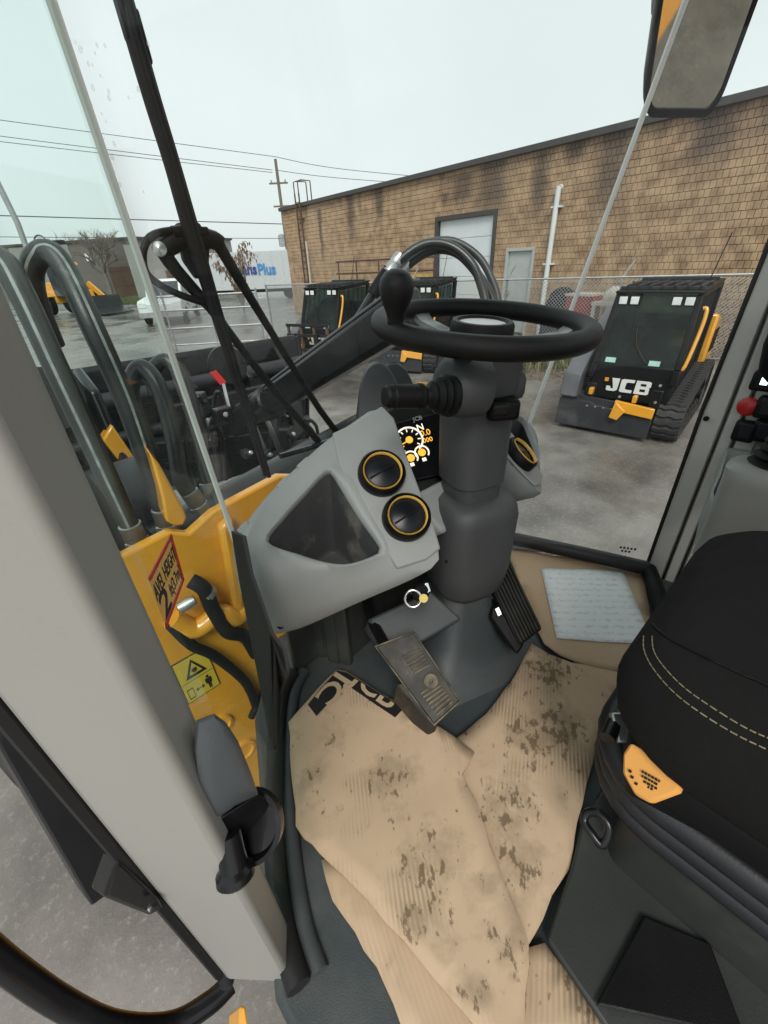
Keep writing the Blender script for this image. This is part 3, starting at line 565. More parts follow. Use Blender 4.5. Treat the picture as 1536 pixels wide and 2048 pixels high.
# trailer
to=horiz(505,44); td=(horiz(577,44)-horiz(430,46)).normalized(); tn=Vector((td.y,-td.x,0)); 
if tn.dot(EYE-to)<0: tn=-tn
TR=Matrix([[td[i],tn[i],(0,0,1)[i]] for i in range(3)])
tr=thing('box_trailer','white box trailer with blue lettering parked beyond the gate','trailer',to)
box('body',TR@Vector((-.6,-1.3,2.25)),(11.6,2.5,2.9),'trailer',tr,rot=TR,bevel=.03)
for k in range(13): box('side_rib',TR@Vector((-6.2+k*.94,-.04,2.25)),(.04,.04,2.8),'trailer',tr,rot=TR,bevel=0)
box('chassis',TR@Vector((-.6,-1.3,.66)),(11,1.2,.25),'blackmetal',tr,rot=TR,bevel=0)
for x in (3.4,4.5,-4.6):
    for sy in (-.25,-2.35): lathe('wheel',[(.2,-.14),(.5,-.14),(.52,-.05),(.52,.1),(.5,.14),(.2,.14)],TR@Vector((x,sy,.52)),tn,'rubber',tr,n=16)
def TPX(px,py): return PL(px,py,to+tn*.0,tn)-to
ta_=TPX(464,550); tb_=TPX(515,549); tc_=TPX(552,548)
text('lettering','Trans',1.15,ta_+tn*.01,td,tn,'blueink',tr,ext=.01,off=.035,width=(tb_-ta_).length); text('lettering','Plus',1.15,tb_+tn*.01+td*.06,td,tn,'blueink2',tr,ext=.01,off=.035,width=(tc_-tb_).length*.95)
# bush in front of trailer: stems with hanging dry leaves
bo=horiz(484,31); bt=thing('sapling','thin sapling with drooping brown leaves in front of the white trailer','tree',bo)
mb=MB(); lf=MB()
for i in range(26):
    a=random.uniform(0,6.28); top=Vector((math.cos(a)*random.uniform(.2,1.1),math.sin(a)*random.uniform(.2,1.0),random.uniform(2.4,3.9)))
    P=[Vector((0,0,0)),top*.4+Vector((0,0,.5)),top,top+Vector((math.cos(a)*.4,math.sin(a)*.4,-.15))]
    mb.tube(cat(P,3),.02,4)
    for k in range(14):
        t=random.random(); q=cat(P,6)[int(4+t*14)]+Vector((random.gauss(0,.1),random.gauss(0,.1),0)); d=random.uniform(0,6.28); e=Vector((math.cos(d),math.sin(d),0))*.05; lf.add([q,q+e+Vector((0,0,-.12)),q+Vector((0,0,-.28)),q-e+Vector((0,0,-.12))],[(0,1,2,3)])
tube('trunk',[(0,0,0),(.03,0,1.2),(0,.02,2.2)],[.06,.05,.03],'bark',bt,n=8); mb.build('branches','bark',bt); lf.build('crown','leafbrown',bt)
# bare tree
def branch(mb,p,d,ln,r,lv):
    q=p+d*ln*.5+Vector((random.gauss(0,.06),random.gauss(0,.06),.02))*ln; e=p+d*ln
    V,F=tubeg([p,q,e],[r,r*.8,r*.6],5); mb.add(V,F)
    if lv==0: return
    for k in range(random.choice((3,3,4))):
        ax=Vector((random.gauss(0,1),random.gauss(0,1),random.gauss(.25,.5))).normalized(); nd=(d*.9+ax*.75).normalized()
        branch(mb,p.lerp(e,random.uniform(.55,1)),nd,ln*random.uniform(.6,.8),r*.58,lv-1)
def baretree(px,dist,h,label,seed):
    random.seed(seed); o=horiz(px,dist); t=thing('bare_tree',label,'tree',o,group='bare trees far off')
    tube('trunk',[(0,0,-.1),(.1,0,h*.16),(.05,.1,h*.34)],[.3,.24,.2],'bark',t,n=8)
    mb=MB()
    for k in range(5):
        a=k*1.26+random.random(); branch(mb,Vector((.05,.1,h*(.25+.02*k))),Vector((math.cos(a)*.6,math.sin(a)*.6,1)).normalized(),h*.26,.12,4)
    mb.build('crown','bark',t); random.seed(seed+1)
baretree(226,62,8.0,'bare leafless tree in front of the grey brown building',11)
baretree(172,95,9.5,'smaller hazy bare tree just left of the big bare tree',12)
# utility pole, wires
up=horiz(588,46); pole=thing('utility_pole','wooden utility pole with crossarm and transformer behind the building corner','utility pole',up)
phz=lambda px,py,dist: VT(px,py,horiz(px,dist)).z
ph=phz(548,318,46)
tube('pole',[(0,0,0),(0,0,ph)],[.17,.12],'wood',pole,n=8,k=0)
for zz,l_ in ((ph-1.6,1.6),(ph-3.2,1.4)): box('crossarm',(0,0,zz),(l_,.1,.12),'wood',pole,rot=TR)
for x in (-.6,.6): lathe('insulator',[(.05,0),(.08,.1),(.05,.2)],TR@Vector((x,0,ph-1.55)),(0,0,1),'steel',pole,n=8)
lathe('transformer',[(.05,0),(.28,.03),(.28,.85),(.18,.95),(.05,1.0)],TR@Vector((-.35,.2,ph-6.2)),(0,0,1),'steel',pole,n=12)
WIRES=[((-200,215),(0,240),(548,313),46,'upper overhead wire running from the utility pole top to the left',0),((-200,240),(0,272),(545,340),46,'overhead wire on the utility pole crossarm, higher of the close pair',0),((-200,255),(0,283),(545,345),46,'overhead wire on the utility pole crossarm, lower of the close pair',0),
 ((-120,428),(30,432),(566,448),44,'thick sagging cable crossing the sky above the bare tree',9),((-120,470),(30,474),(566,477),44,'thin cable crossing the sky just above the bare tree',3),
 ((548,313),(700,340),(1100,375),46,'upper overhead wire running from the utility pole over the building roof',0),((550,340),(700,358),(1100,385),46,'lower overhead wire running from the utility pole over the building roof',0)]
for a,b,c,d_,lab,sag in WIRES:
    P=[]
    for (px,py) in (a,b,c): q=horiz(max(px,-300),d_); P.append(VT(px,py,q))
    tag(tube('overhead_wire',cat(P,8),.035 if sag>5 else .022,'wire',None,n=5,k=0),lab,'wire')
q=horiz(168+(-85),40); cc=VT(83,487,q)
tag(tube('cable_coil',[cc+Xw*(.42*math.cos(a))+Zw*(.46*math.sin(a)) for a in [i*.5236 for i in range(12)]],.05,'wire',None,n=5,k=2,closed=True),'round coil of spare cable hanging on the overhead line','cable')
cc=VT(118,484,q); tag(box('splice_box',cc,(.75,.2,.22),'blackmetal',None,rot=TR,bevel=.03),'small dark splice box hanging on the overhead line','cable box')
q=horiz(45,20); P0=VT(-30,318,q); 
tag(tube('lamp_post',[Vector((q.x,q.y,0)),VT(60,515,q),VT(10,395,q),P0],.085,'steel',None,n=8,k=2),'pale leaning post at the far left behind the tinted pane','post')
# ------------------------------------------------------------------ pickup
pk0=Z(352,640,0); pk=thing('pickup_truck','white pickup truck parked behind the open gate','pickup',pk0,R(150)); pk.scale=(1.12,1.12,1.12)
def ex(name,prof,x0,x1,m,parent,bevel=.05): return prism(name,[(x0,y,z) for y,z in prof],(x1-x0,0,0),m,parent,bevel=bevel)
ex('body',[(-2.7,.55),(-2.7,1.05),(-.9,1.1),(-.85,1.15),(1.1,1.18),(2.5,1.08),(2.72,.95),(2.72,.5)],-.95,.95,'truck',pk,.06)
ex('cabin',[(-.95,1.1),(-.75,1.82),(-.5,1.9),(.5,1.9),(.75,1.85),(1.35,1.15)],-.82,.82,'truck',pk,.06)
for sx in (-1,1):
    ex('side_window',[(-.72,1.22),(-.62,1.72),(.05,1.76),(.05,1.2)],sx*.825-.006,sx*.825+.006,'paleglass',pk,0); ex('side_window',[(.12,1.2),(.12,1.76),(.62,1.72),(1.05,1.2)],sx*.825-.006,sx*.825+.006,'paleglass',pk,0)
ex('windscreen',[(.80,1.78),(1.28,1.2),(1.3,1.21),(.82,1.8)],-.7,.7,'paleglass',pk,0); ex('rear_window',[(-.9,1.25),(-.78,1.72),(-.79,1.73),(-.915,1.25)],-.68,.68,'paleglass',pk,0)
ex('bed_cavity',[(-2.62,1.06),(-.98,1.1),(-.98,1.12),(-2.62,1.075)],-.8,.8,'black',pk,0)
for sx in (-1,1):
    for y in (-1.75,1.75):
        wv=lathe('wheel',[(.05,-.11),(.34,-.12),(.38,-.08),(.38,.08),(.34,.12),(.05,.11)],(sx*.86,y,.38),(sx,0,0),'rubber',pk,n=18); lathe('rim',[(.02,.1),(.2,.125),(.23,.13)],(sx*.86,y,.38),(sx,0,0),'steel',wv,n=14,cap0=True)
    box('tail_light',(sx*.85,-2.71,.92),(.14,.05,.3),'red',pk); box('headlight',(sx*.75,2.72,.9),(.35,.05,.2),'lamp',pk)
box('bumper',(0,-2.78,.55),(1.8,.14,.18),'steel',pk); box('bumper',(0,2.78,.5),(1.85,.14,.22),'steel',pk)
for i in range(14): box('side_graphic',(-.955,-2.4+i*.28+random.uniform(-.05,.05),.75+random.uniform(-.08,.2)),(.012,random.uniform(.1,.3),random.uniform(.05,.14)),'charcoal',pk,bevel=0)
# ------------------------------------------------------------------ far yellow loader
yl0=Z(158,629,0); yl=thing('yellow_loader','yellow articulated loader parked far off beside the grass verge','loader',yl0,R(-152))
ex('hood',[(-2.6,.9),(-2.65,1.75),(-2.3,2.0),(-.7,2.15),(-.6,.8)],-.75,.75,'yellow',yl,.06); ex('front_frame',[(.3,.7),(.3,1.5),(1.6,1.6),(1.9,.8)],-.45,.45,'yellow',yl,.05)
ex('cab',[(-.7,1.2),(-.7,3.1),(.5,3.1),(.75,1.9),(.55,1.2)],-.72,.72,'darkglass',yl,.05); ex('cab_roof',[(-.85,3.1),(-.8,3.3),(.6,3.3),(.75,3.1)],-.82,.82,'yellow',yl,.05)
for sx in (-1,1):
    ex('fender',[(-2.3,1.35),(-2.0,1.65),(-1.0,1.65),(-.7,1.25),(-.8,1.2),(-1.1,1.52),(-1.9,1.52),(-2.2,1.28)],sx*.6,sx*1.2,'yellow',yl,.02)
    ex('arm',[(1.0,1.9),(1.4,2.1),(3.0,.8),(2.9,.5)],sx*.5,sx*.65,'yellow',yl,.02)
    for y in (-1.5,1.5): 
        wv=lathe('wheel',[(.1,-.25),(.62,-.27),(.72,-.2),(.74,0),(.72,.2),(.62,.27),(.1,.25)],(sx*.95,y,.74),(sx,0,0),'rubber',yl,n=20); lathe('rim',[(.02,.22),(.3,.27),(.36,.28)],(sx*.95,y,.74),(sx,0,0),'yellow',wv,n=14)
ex('bucket',[(2.9,.15),(2.9,1.2),(3.1,1.25),(3.2,.4),(4.1,.15),(4.1,.08)],-1.25,1.25,'charcoal',yl,.03)
# ================================================================== COMPACT TRACK LOADERS
def hull(P):
    P=sorted(set(P)); 
    def half(Q):
        h=[]
        for p in Q:
            while len(h)>1 and (h[-1][0]-h[-2][0])*(p[1]-h[-2][1])-(h[-1][1]-h[-2][1])*(p[0]-h[-2][0])<=0: h.pop()
            h.append(p)
        return h
    a=half(P); b=half(P[::-1]); return a[:-1]+b[:-1]
def trackpath(grow=0):
    P=[]
    for cy,cz,r in ((-.22,.30,.255),(-2.25,.25,.215),(-2.12,.62,.20)):
        for k in range(40): a=k*math.pi/20; P.append((round(cy+(r+grow)*math.cos(a),5),round(cz+(r+grow)*math.sin(a),5)))
    H=hull(P); H=[Vector((0,y,z)) for y,z in H]
    L_=[0]
    for i in range(len(H)): L_.append(L_[-1]+(H[(i+1)%len(H)]-H[i]).length)
    tot=L_[-1]; out=[]
    N=54
    for k in range(N):
        s=tot*k/N; i=max(j for j in range(len(H)) if L_[j]<=s); t=(s-L_[i])/max(1e-9,L_[i+1]-L_[i]); out.append(H[i].lerp(H[(i+1)%len(H)],t))
    return out
TP=trackpath(); TPI=trackpath(-.03)
lugm=bpy.data.meshes.new('lug'); lV=[]; 
for i,x in enumerate((-.165,-.082,0,.082,.165)):
    oy=(.012 if i%2 else -.012)
    for yy_,zz_ in ((-.035,-.004),(.035,-.004),(.026,.024),(-.026,.024)): lV.append((x,yy_+oy,zz_))
lF=[(3,2,1,0),(16,17,18,19)]+[(i*4+k,i*4+(k+1)%4,(i+1)*4+(k+1)%4,(i+1)*4+k) for i in range(4) for k in range(4)]
lugm.from_pydata(lV,[],lF); lugm.update(); lugm.materials.append(MT['track'])
def make_track_loader(label,boom=True):
    r=thing('track_loader',label,'track loader',group='compact track loaders parked in a row')
    for sx in (-1,1):
        x0,x1=sx*.69-.17,sx*.69+.17; N=len(TP)
        V=[Vector((x0,p.y,p.z)) for p in TP]+[Vector((x1,p.y,p.z)) for p in TP]+[Vector((x0,p.y,p.z)) for p in TPI]+[Vector((x1,p.y,p.z)) for p in TPI]
        F=[]
        for k in range(N):
            q=(k+1)%N; F+=[(k,q,N+q,N+k),(2*N+q,2*N+k,3*N+k,3*N+q),(q,k,2*N+k,2*N+q),(N+k,N+q,3*N+q,3*N+k)]
        tk=mesh('track',V,F,'track',r)
        for k in range(N):
            t=(TP[(k+1)%N]-TP[k-1]).normalized(); n_=Vector((0,-t.z,t.y)); 
            if n_.dot(TP[k]-Vector((0,-1.25,.4)))<0: n_=-n_
            o=link('lug',lugm,tk); o.location=(sx*.69,TP[k].y,TP[k].z); 
            xx=Vector((1,0,0)); yy_=n_.cross(xx); o.rotation_euler=Matrix([[xx[i],yy_[i],n_[i]] for i in range(3)]).to_euler()
        for y,z,rr in ((-.22,.30,.21),(-2.25,.25,.17),(-2.12,.62,.17)): lathe('idler',[(.03,-.15),(rr,-.14),(rr,.14),(.03,.15)],(sx*.69,y,z),(sx,0,0),'blackmetal',r,n=20)
        for k in range(7): lathe('roller',[(.02,-.12),(.09,-.11),(.09,.11),(.04,.14)],(sx*.69,-.52-.24*k,.145),(sx,0,0),'blackmetal',r,n=12)
        prism('track_frame',[(sx*.66,-.35,.2),(sx*.66,-2.05,.2),(sx*.66,-2.0,.5),(sx*.66,-.4,.38)],(sx*.1,0,0),'charcoal',r,bevel=.01)
        prism('side_pod',[(sx*.52,-.05,.3),(sx*.52,-2.3,.3),(sx*.52,-2.3,1.0),(sx*.52,-.6,.95),(sx*.52,-.1,.72)],(sx*-.14,0,0),'blackmetal',r,bevel=.01)
    # chassis
    box('chassis',(0,-1.35,.55),(1.0,2.1,.55),'blackmetal',r,bevel=.02)
    # cab shell: posts, sills and roof round real window panes
    def cabpt(x,y,z): return Vector((x,y,z))
    fb=[(-.60,-.12,.80),(.50,-.12,.80)]; fw=[(-.60,-.16,1.00),(.48,-.16,1.00)]; ft=[(-.56,-.50,1.92),(.44,-.50,1.92)]
    rb_=[(-.60,-1.75,.85),(.48,-1.75,.85)]; rt_=[(-.60,-1.95,1.98),(.46,-1.95,1.98)]
    def post(a,b,w=.07): 
        a=Vector(a); b=Vector(b); rr=frame(b-a,(1,0,0)); c=(a+b)/2; return box('cab_post',c,(w,w,(b-a).length),'black',r,rot=rr,bevel=.012)
    for i in (0,1): post(fw[i],ft[i],.075); post(rb_[i],rt_[i],.09); post(ft[i],rt_[i],.08); post(fb[i],fw[i],.09)
    post(ft[0],ft[1],.09); post(rt_[0],rt_[1],.08)
    prism('cab_nose',[(-.60,-.10,.50),(.50,-.10,.50),(.50,-.14,1.04),(-.60,-.14,1.04)],(0,-.12,0),'black',r,bevel=.03)
    prism('cab_side',[(-.60,-.2,.5),(-.60,-1.75,.5),(-.60,-1.75,1.08),(-.60,-.25,1.04)],(.03,0,0),'black',r,bevel=.008)
    prism('cab_side',[(.50,-.2,.5),(.50,-1.75,.5),(.50,-1.75,1.08),(.50,-.25,1.04)],(-.03,0,0),'black',r,bevel=.008)
    mesh('front_window',[Vector(fw[0])+Vector((.02,.02,0)),Vector(fw[1])+Vector((-.02,.02,0)),Vector(ft[1])+Vector((-.02,.02,0)),Vector(ft[0])+Vector((.02,.02,0))],[(0,1,2,3)],'mglass',r,solid=.012)
    for i,x in ((0,-.585),(1,.470)):
        mesh('side_window',[(x,-.32,1.06),(x,-1.68,1.08),(x,-1.86,1.92),(x,-.56,1.86)],[(0,1,2,3)],'mglass',r,solid=.012)
        for k in range(5): tube('window_bar',[(x*1.02,-.5-.24*k,1.08),(x*1.02,-.68-.24*k,1.9)],.011,'black',r,n=5,k=0)
    mesh('rear_window',[(-.55,-1.84,1.3),(.45,-1.84,1.3),(.42,-1.93,1.9),(-.52,-1.93,1.9)],[(0,1,2,3)],'mglass',r,solid=.012)
    rf=prism('roof',[(-.60,-.42,1.93),(.48,-.42,1.93),(.50,-2.02,2.01),(-.64,-2.02,2.01)],(0,0,.035),'black',r,bevel=.012)
    for k in range(7): box('roof_slat',(-.53+.15*k,-1.2,2.02),(.03,1.3,.035),'charcoal',rf,bevel=.005)
    for yy_ in (-.6,-1.2,-1.8): box('roof_bar',(-.06,yy_,1.985+.05*(-yy_-.4)),(1.05,.04,.04),'charcoal',rf,bevel=.004)
    for x in (-.47,-.32,.20,.35):
        lm=box('work_light',(x,-.44,1.845),(.135,.07,.125),'black',r,bevel=.015); box('lens',(x,-.40,1.845),(.105,.012,.098),'lamp',lm,bevel=.008)
    tube('wiper',[(-.2,-.13,1.06),(.0,-.21,1.3),(.06,-.29,1.55)],.011,'black',r,n=5,k=2); tube('aerial',[(-.52,-1.2,2.02),(-.60,-1.3,2.62)],.007,'black',r,n=4,k=0)
    for x in (-.30,.28): box('warning_label',(x,-.155,1.07),(.14,.012,.07),'label',r,bevel=0,rot=Matrix.Rotation(R(20),3,'X'))
    tube('grab_rail',[(-.61,-.20,1.02),(-.66,-.20,1.06),(-.69,-.38,1.5),(-.68,-.46,1.74),(-.63,-.46,1.76)],.026,'yellow',r,n=8,k=4)
    bn_=Vector((0,1,.07)).normalized()
    def glyph(P,m='white'):
        prism('badge_letter',[Vector((.24-u*.60,-.098,.64+v*.19)) for u,v in P],(0,.008,0),m,r,bevel=0)
    glyph([(.10,1),(.28,1),(.26,.12),(.20,0),(.03,0),(.0,.06),(.0,.36),(.09,.36),(.10,.2),(.165,.2)])
    glyph([(.37,1),(.62,1),(.61,.78),(.47,.78),(.44,.70),(.43,.30),(.46,.22),(.60,.22),(.59,0),(.35,0),(.31,.08),(.32,.92)])
    glyph([(.66,1),(.93,1),(.98,.93),(.98,.60),(.94,.53),(.96,.46),(.96,.08),(.92,0),(.64,0)])
    for z0,z1 in ((.62,.80),(.20,.40)): prism('badge_counter',[Vector((.24-u*.60,-.0985,.64+v*.19)) for u,v in ((.76,z0),(.88,z0),(.88,z1),(.76,z1))],(0,.0095,0),'black',r,bevel=0)
    box('badge_square',(.255,-.092,.80),(.055,.01,.055),'yellow',r,bevel=.002)
    os_=loft('operator_seat',[[Vector((-.06+x,-1.0+y,z)) for x,y in rrect(.24*f_,.24*f_,.06,3)] for f_,z in ((.8,.75),(1,.85),(1,.98),(.8,1.02))],'black',r); loft('seat_back',[[Vector((-.06+x,-1.22-.08*k+y,1.0+.13*k)) for x,y in rrect(.22-.02*k*k*.3,.06,.05,3)] for k in range(5)],'black',os_)
    for sx in (-1,1): loft('armrest_console',[[Vector((-.06+sx*.34+x,-.85+y,z)) for x,y in rrect(.08,.22,.04,3)] for z in (.75,1.18)],'black',os_)
    # rear engine cover
    ec=prism('engine_cover',[(-.72,-1.95,.70),(-.72,-2.75,.70),(-.72,-2.8,1.15),(-.72,-2.6,1.45),(-.72,-2.0,1.55)],(1.35,0,0),'yellow',r,bevel=.04)
    for k in range(6): box('grille_slot',(-.726,-2.15-.09*k,1.12),(.012,.04,.34),'black',ec,bevel=0)
    # one side boom, carriage plate, hitch bracket
    if boom:
        prism('lift_boom',[(.60,-2.35,1.35),(.60,-2.0,1.66),(.60,-1.5,1.62),(.60,-.25,1.06),(.60,.02,.86),(.60,.10,.52),(.60,-.12,.48),(.60,-.22,.72),(.60,-.5,.82),(.60,-2.1,1.15)],(.26,0,0),'boomgrey',r,bevel=.02)
        tube('lift_cylinder',[(.56,-1.5,.75),(.56,-.6,.9)],.05,'blackmetal',r,n=10,k=0)
        cp=prism('carriage_plate',[(-.50,.10,.06),(.86,.10,.06),(.86,.03,.47),(.40,.03,.47),(.30,.04,.43),(-.15,.05,.39),(-.50,.06,.37)],(0,-.07,0),'charcoal',r,bevel=.012)
        prism('cross_tube',[(.80,-.02,.56),(.80,-.16,.52),(.80,-.14,.40),(.80,0,.42)],(-1.0,0,-.06),'charcoal',r,bevel=.015)
        for k in range(4): lathe('bolt',[(.012,0),(.018,.008),(.001,.012)],(.42-.12*k,.036,.40),(0,1,0),'steel',cp,n=6)
        prism('hitch_bracket',[(-.02,.11,.40),(-.50,.10,.36),(-.50,.08,.50),(.04,.08,.55)],(0,-.06,0),'yellow',r,bevel=.01)
        prism('hitch_claw',[(.02,.12,.54),(.06,.14,.30),(-.06,.15,.28),(-.14,.13,.42)],(0,-.05,0),'yellow',r,bevel=.01)
        for x,z in ((-.20,.58),(.42,.62)): box('lock_tab',(x,-.03,z),(.06,.10,.10),'yellow',r,bevel=.01)
        for x,z in ((.02,.57),(-.46,.56),(-.46,.80)): lathe('bolt',[(.02,0),(.02,.02),(.001,.024)],(x,-.09,z),(0,1,0),'steel',r,n=8)
    return r
t3=make_track_loader('black and yellow compact track loader at right with white front lettering, fully visible')
fdir=Vector((-.994,-.11,0)); th=math.atan2(-fdir.x,fdir.y)
t3.location=(6.2,1.98,0); t3.rotation_euler=(0,0,th)
t2=copytree(t3); th2=math.atan2(.94,-.34); t2.location=(7.3,7.55,0); t2.rotation_euler=(0,0,th2); t2['label']='middle black track loader half hidden behind the steering wheel'
t1=copytree(t3); t1.location=(6.05,9.6,0); t1.rotation_euler=(0,0,th2); t1['label']='track loader farthest left of the row, carrying pallet forks'
# pallet forks on the far one
pf=thing('pallet_forks','black pallet fork frame mounted on the leftmost track loader','forks',t1.matrix_basis@Vector((.1,.12,0)),th2)
for x in (-.6,-.2,.2,.6): box('upright',(x,0,.65),(.06,.06,1.0),'rust',pf,bevel=.006)
for z in (.2,.55,.9,1.14): box('cross_bar',(0,.02,z),(1.3,.05,.07),'blackmetal',pf,bevel=.006)
for x in (-.35,.35): prism('fork',[(x,.05,.95),(x,.12,.95),(x,.12,.16),(x,1.15,.10),(x,1.15,.07),(x,.05,.09)],(.1,0,0),'blackmetal',pf,bevel=.006)
# ================================================================== WHEEL LOADER (the machine the picture is taken from)
wl=thing('wheel_loader','yellow wheel loader whose open cab, dashboard and front fill the foreground','wheel loader')
FZ=1.65
def joint(sx,z):      # windscreen / corner pane joint, leaning back with height
    t=(z-1.95)/.85; return Vector((sx*(.40+.09*t),.357-.147*t,z))
def pil(sx,z): return Vector((-.570,.070,z)) if sx<0 else Vector((.588,.0,z))
# --- chassis, floor
fpts=[(-.62,.03),(-.45,.40),(-.30,.56),(.30,.56),(.45,.40),(.62,-.02),(.62,-1.15),(-.62,-1.15)]
prism('floor_mat',[(x,y,FZ) for x,y in fpts],(0,0,-.06),'floor',wl,bevel=.01)
prism('cab_underside',[(x,y,FZ-.065) for x,y in fpts],(0,0,-.18),'blackmetal',wl,bevel=.01)
prism('rear_chassis',[(-.45,-.0,.55),(-.45,-2.9,.55),(-.45,-2.9,1.2),(-.45,-.0,1.38)],(.9,0,0),'blackmetal',wl,bevel=.02)
prism('engine_hood',[(-.55,-1.35,1.25),(-.55,-3.1,1.2),(-.55,-3.15,1.9),(-.55,-1.35,2.15)],(1.1,0,0),'yellow',wl,bevel=.06)
for sx in (-1,1):
    for y in (-1.75,2.1):
        wv=lathe('wheel',[(.25,-.2),(.58,-.24),(.68,-.2),(.71,0),(.68,.2),(.58,.24),(.25,.2)],(sx*.88,y,.71),(sx,0,0),'track',wl,n=28)
        lathe('rim',[(.02,.12),(.28,.17),(.34,.21)],(sx*.88,y,.71),(sx,0,0),'yellow',wv,n=20)
    prism('rear_fender',[(sx*.66,-.95,1.5),(sx*.66,-1.25,1.6),(sx*.66,-2.4,1.6),(sx*.66,-2.7,1.3),(sx*.66,-2.66,1.25),(sx*.66,-2.36,1.52),(sx*.66,-1.3,1.52),(sx*.66,-1.0,1.42)],(sx*.5,0,0),'yellow',wl,bevel=.01)
# --- left pillar: rounded wedge section
def extr(name,sec,z0,z1,m,bevel=.012,parent=wl,seg=3): return prism(name,[(x,y,z0) for x,y in sec],(0,0,z1-z0),m,parent,bevel=bevel,seg=seg)
extr('door_pillar',[(-.570,.070),(-.596,.030),(-.660,.095),(-.63,.15),(-.585,.12)],FZ-.02,3.168,'pillar',.008)
tube('pillar_seal',[Vector((-.662,.098,FZ)),Vector((-.662,.098,2.4)),Vector((-.662,.098,3.15))],.006,'gasket',wl,n=6,k=0)
prism('cab_roof',[(-.66,-1.2,3.17),(.66,-1.2,3.17),(.62,.1,3.17),(.5,.36,3.17),(-.5,.36,3.17),(-.62,.1,3.17)],(0,0,.1),'pillargroove',wl,bevel=.02)
# right pillar with two pressed grooves
sec=[(.586,.0),(.590,-.036),(.596,-.038),(.597,-.043),(.592,-.045),(.595,-.066),(.601,-.068),(.602,-.073),(.597,-.075),(.600,-.108),(.66,-.11),(.65,.0)]
extr('front_pillar',sec,FZ-.02,3.168,'pillar_lit',.0015,seg=1)
for gx,gy in ((.5945,-.0405),(.5995,-.0705)): box('groove_shade',(gx,gy,2.4),(.006,.0036,1.5),'gasket',wl,bevel=0)  # black strips paint the shade inside the two pressed grooves
lathe('pillar_screw',[(.001,0),(.006,.001),(.006,.004)],VT(1414,836,(.59,-.03))+Vector((-.004,0,0)),(-1,0,.0),'black',wl,n=8)
# --- glass panes (real sheets with seals)
def ruled(fa,fb,z0,z1,name,m,nz=6,nu=6,bulge=0):
    V=[];F=[]
    for j in range(nz+1):
        z=z0+(z1-z0)*j/nz; a,b=fa(z),fb(z)
        for i in range(nu+1):
            u=i/nu; p=a.lerp(b,u); p.y+=bulge*4*u*(1-u); V.append(p)
    for j in range(nz):
        for i in range(nu): k=j*(nu+1)+i; F.append((k,k+1,k+nu+2,k+nu+1))
    o=mesh(name,V,F,m,wl,smooth=True); s=o.modifiers.new('solid','SOLIDIFY'); s.thickness=.004; s.offset=0; return o,V,F
gL,gLV,gLF=ruled(lambda z:pil(-1,z),lambda z:joint(-1,z),FZ-.02,3.15,'corner_pane','glassL')
gW,gWV,gWF=ruled(lambda z:joint(-1,z),lambda z:joint(1,z),FZ-.02,3.15,'windscreen','glass',nu=16,bulge=.17)
gR,gRV,gRF=ruled(lambda z:joint(1,z),lambda z:pil(1,z),FZ-.02,3.15,'corner_pane','glass')
bvL=BVHTree.FromPolygons([tuple(v) for v in gLV],gLF)
def castL(px,py):
    d=ray(px,py).normalized(); h=bvL.ray_cast(EYE,d); return h[0]-d*.004 if h[0] else D(px,py,.5)
for sx in (-1,1): tube('glass_joint',[joint(sx,FZ),joint(sx,2.2),joint(sx,3.1)],.0035 if sx<0 else .005,'glassedge',wl,n=6,k=0)
# floor seals: left lip (rubber + grey ledge), right sill bar, windscreen foot
lipP=[Z(598,1975,FZ+.02),Z(566,1860,FZ+.02),Z(549,1700,FZ+.02),Z(549,1540,FZ+.02),Z(560,1400,FZ+.02),Z(585,1345,FZ+.02)]
tube('door_seal',lipP,.016,'gasket',wl,n=8)
tube('floor_ledge',[p+Vector((.026,-.004,-.016)) for p in lipP],.014,'floor',wl,n=8)
rs=[Z(1030,1078,FZ+.035),Z(1170,1108,FZ+.035),Z(1296,1137,FZ+.035)]
tube('sill_bar',[rs[0]+(rs[0]-rs[1])*.8]+rs,.021,'gasket',wl,n=10)
tube('sill_bar',[rs[2],Z(1305,1160,FZ+.03),Z(1330,1230,FZ+.03)],.02,'rubber',wl,n=8)
tube('pillar_seal',[VT(1296,1125,(.586,.002)),VT(1405,820,(.586,.002)),VT(1536,492,(.586,.002)),Vector((.586,.002,2.9))],.005,'gasket',wl,n=6,k=0)
# --- dashboard halves lofted round their pockets, mirror images of each other
FN=Vector((-.3,-.6,.74)).normalized(); FP=Vector((-.165,.26,2.1))
def FPT(px,py,lift=0): return PL(px,py,FP+FN*lift,FN)
def smoothring(P,N,c):
    P=cat(P,8,True); ang=[math.atan2(p[1]-c[1],p[0]-c[0]) for p in P]; out=[]
    for k in range(N):
        a=-math.pi+2*math.pi*k/N; best=None
        for i in range(len(P)):
            j=(i+1)%len(P); d1=(ang[i]-a+math.pi)%(2*math.pi)-math.pi; d2=(ang[j]-a+math.pi)%(2*math.pi)-math.pi
            if d1<=0<d2 and d2-d1<math.pi or d2<=0<d1 and d1-d2<math.pi:
                t=d1/(d1-d2); p=P[i].lerp(P[j],t); r_=(p.xy-Vector(c)).length
                if best is None or r_>best[0]: best=(r_,p)
        out.append(best[1] if best else out[-1])
    return out
NR=64; PC=(650,1052)
outer=[(478,1082,0),(505,1038,0),(548,985,0),(600,935,0),(655,885,0),(705,850,0),(766,812,0),(790,838,0),(812,905,0),(842,985,0),(868,1050,0),(884,1098,0),(880,1132,0),(826,1164,0),(740,1202,0),(650,1243,0),(600,1263,0),(548,1272,0),(518,1242,0),(494,1183,0),(481,1125,0)]
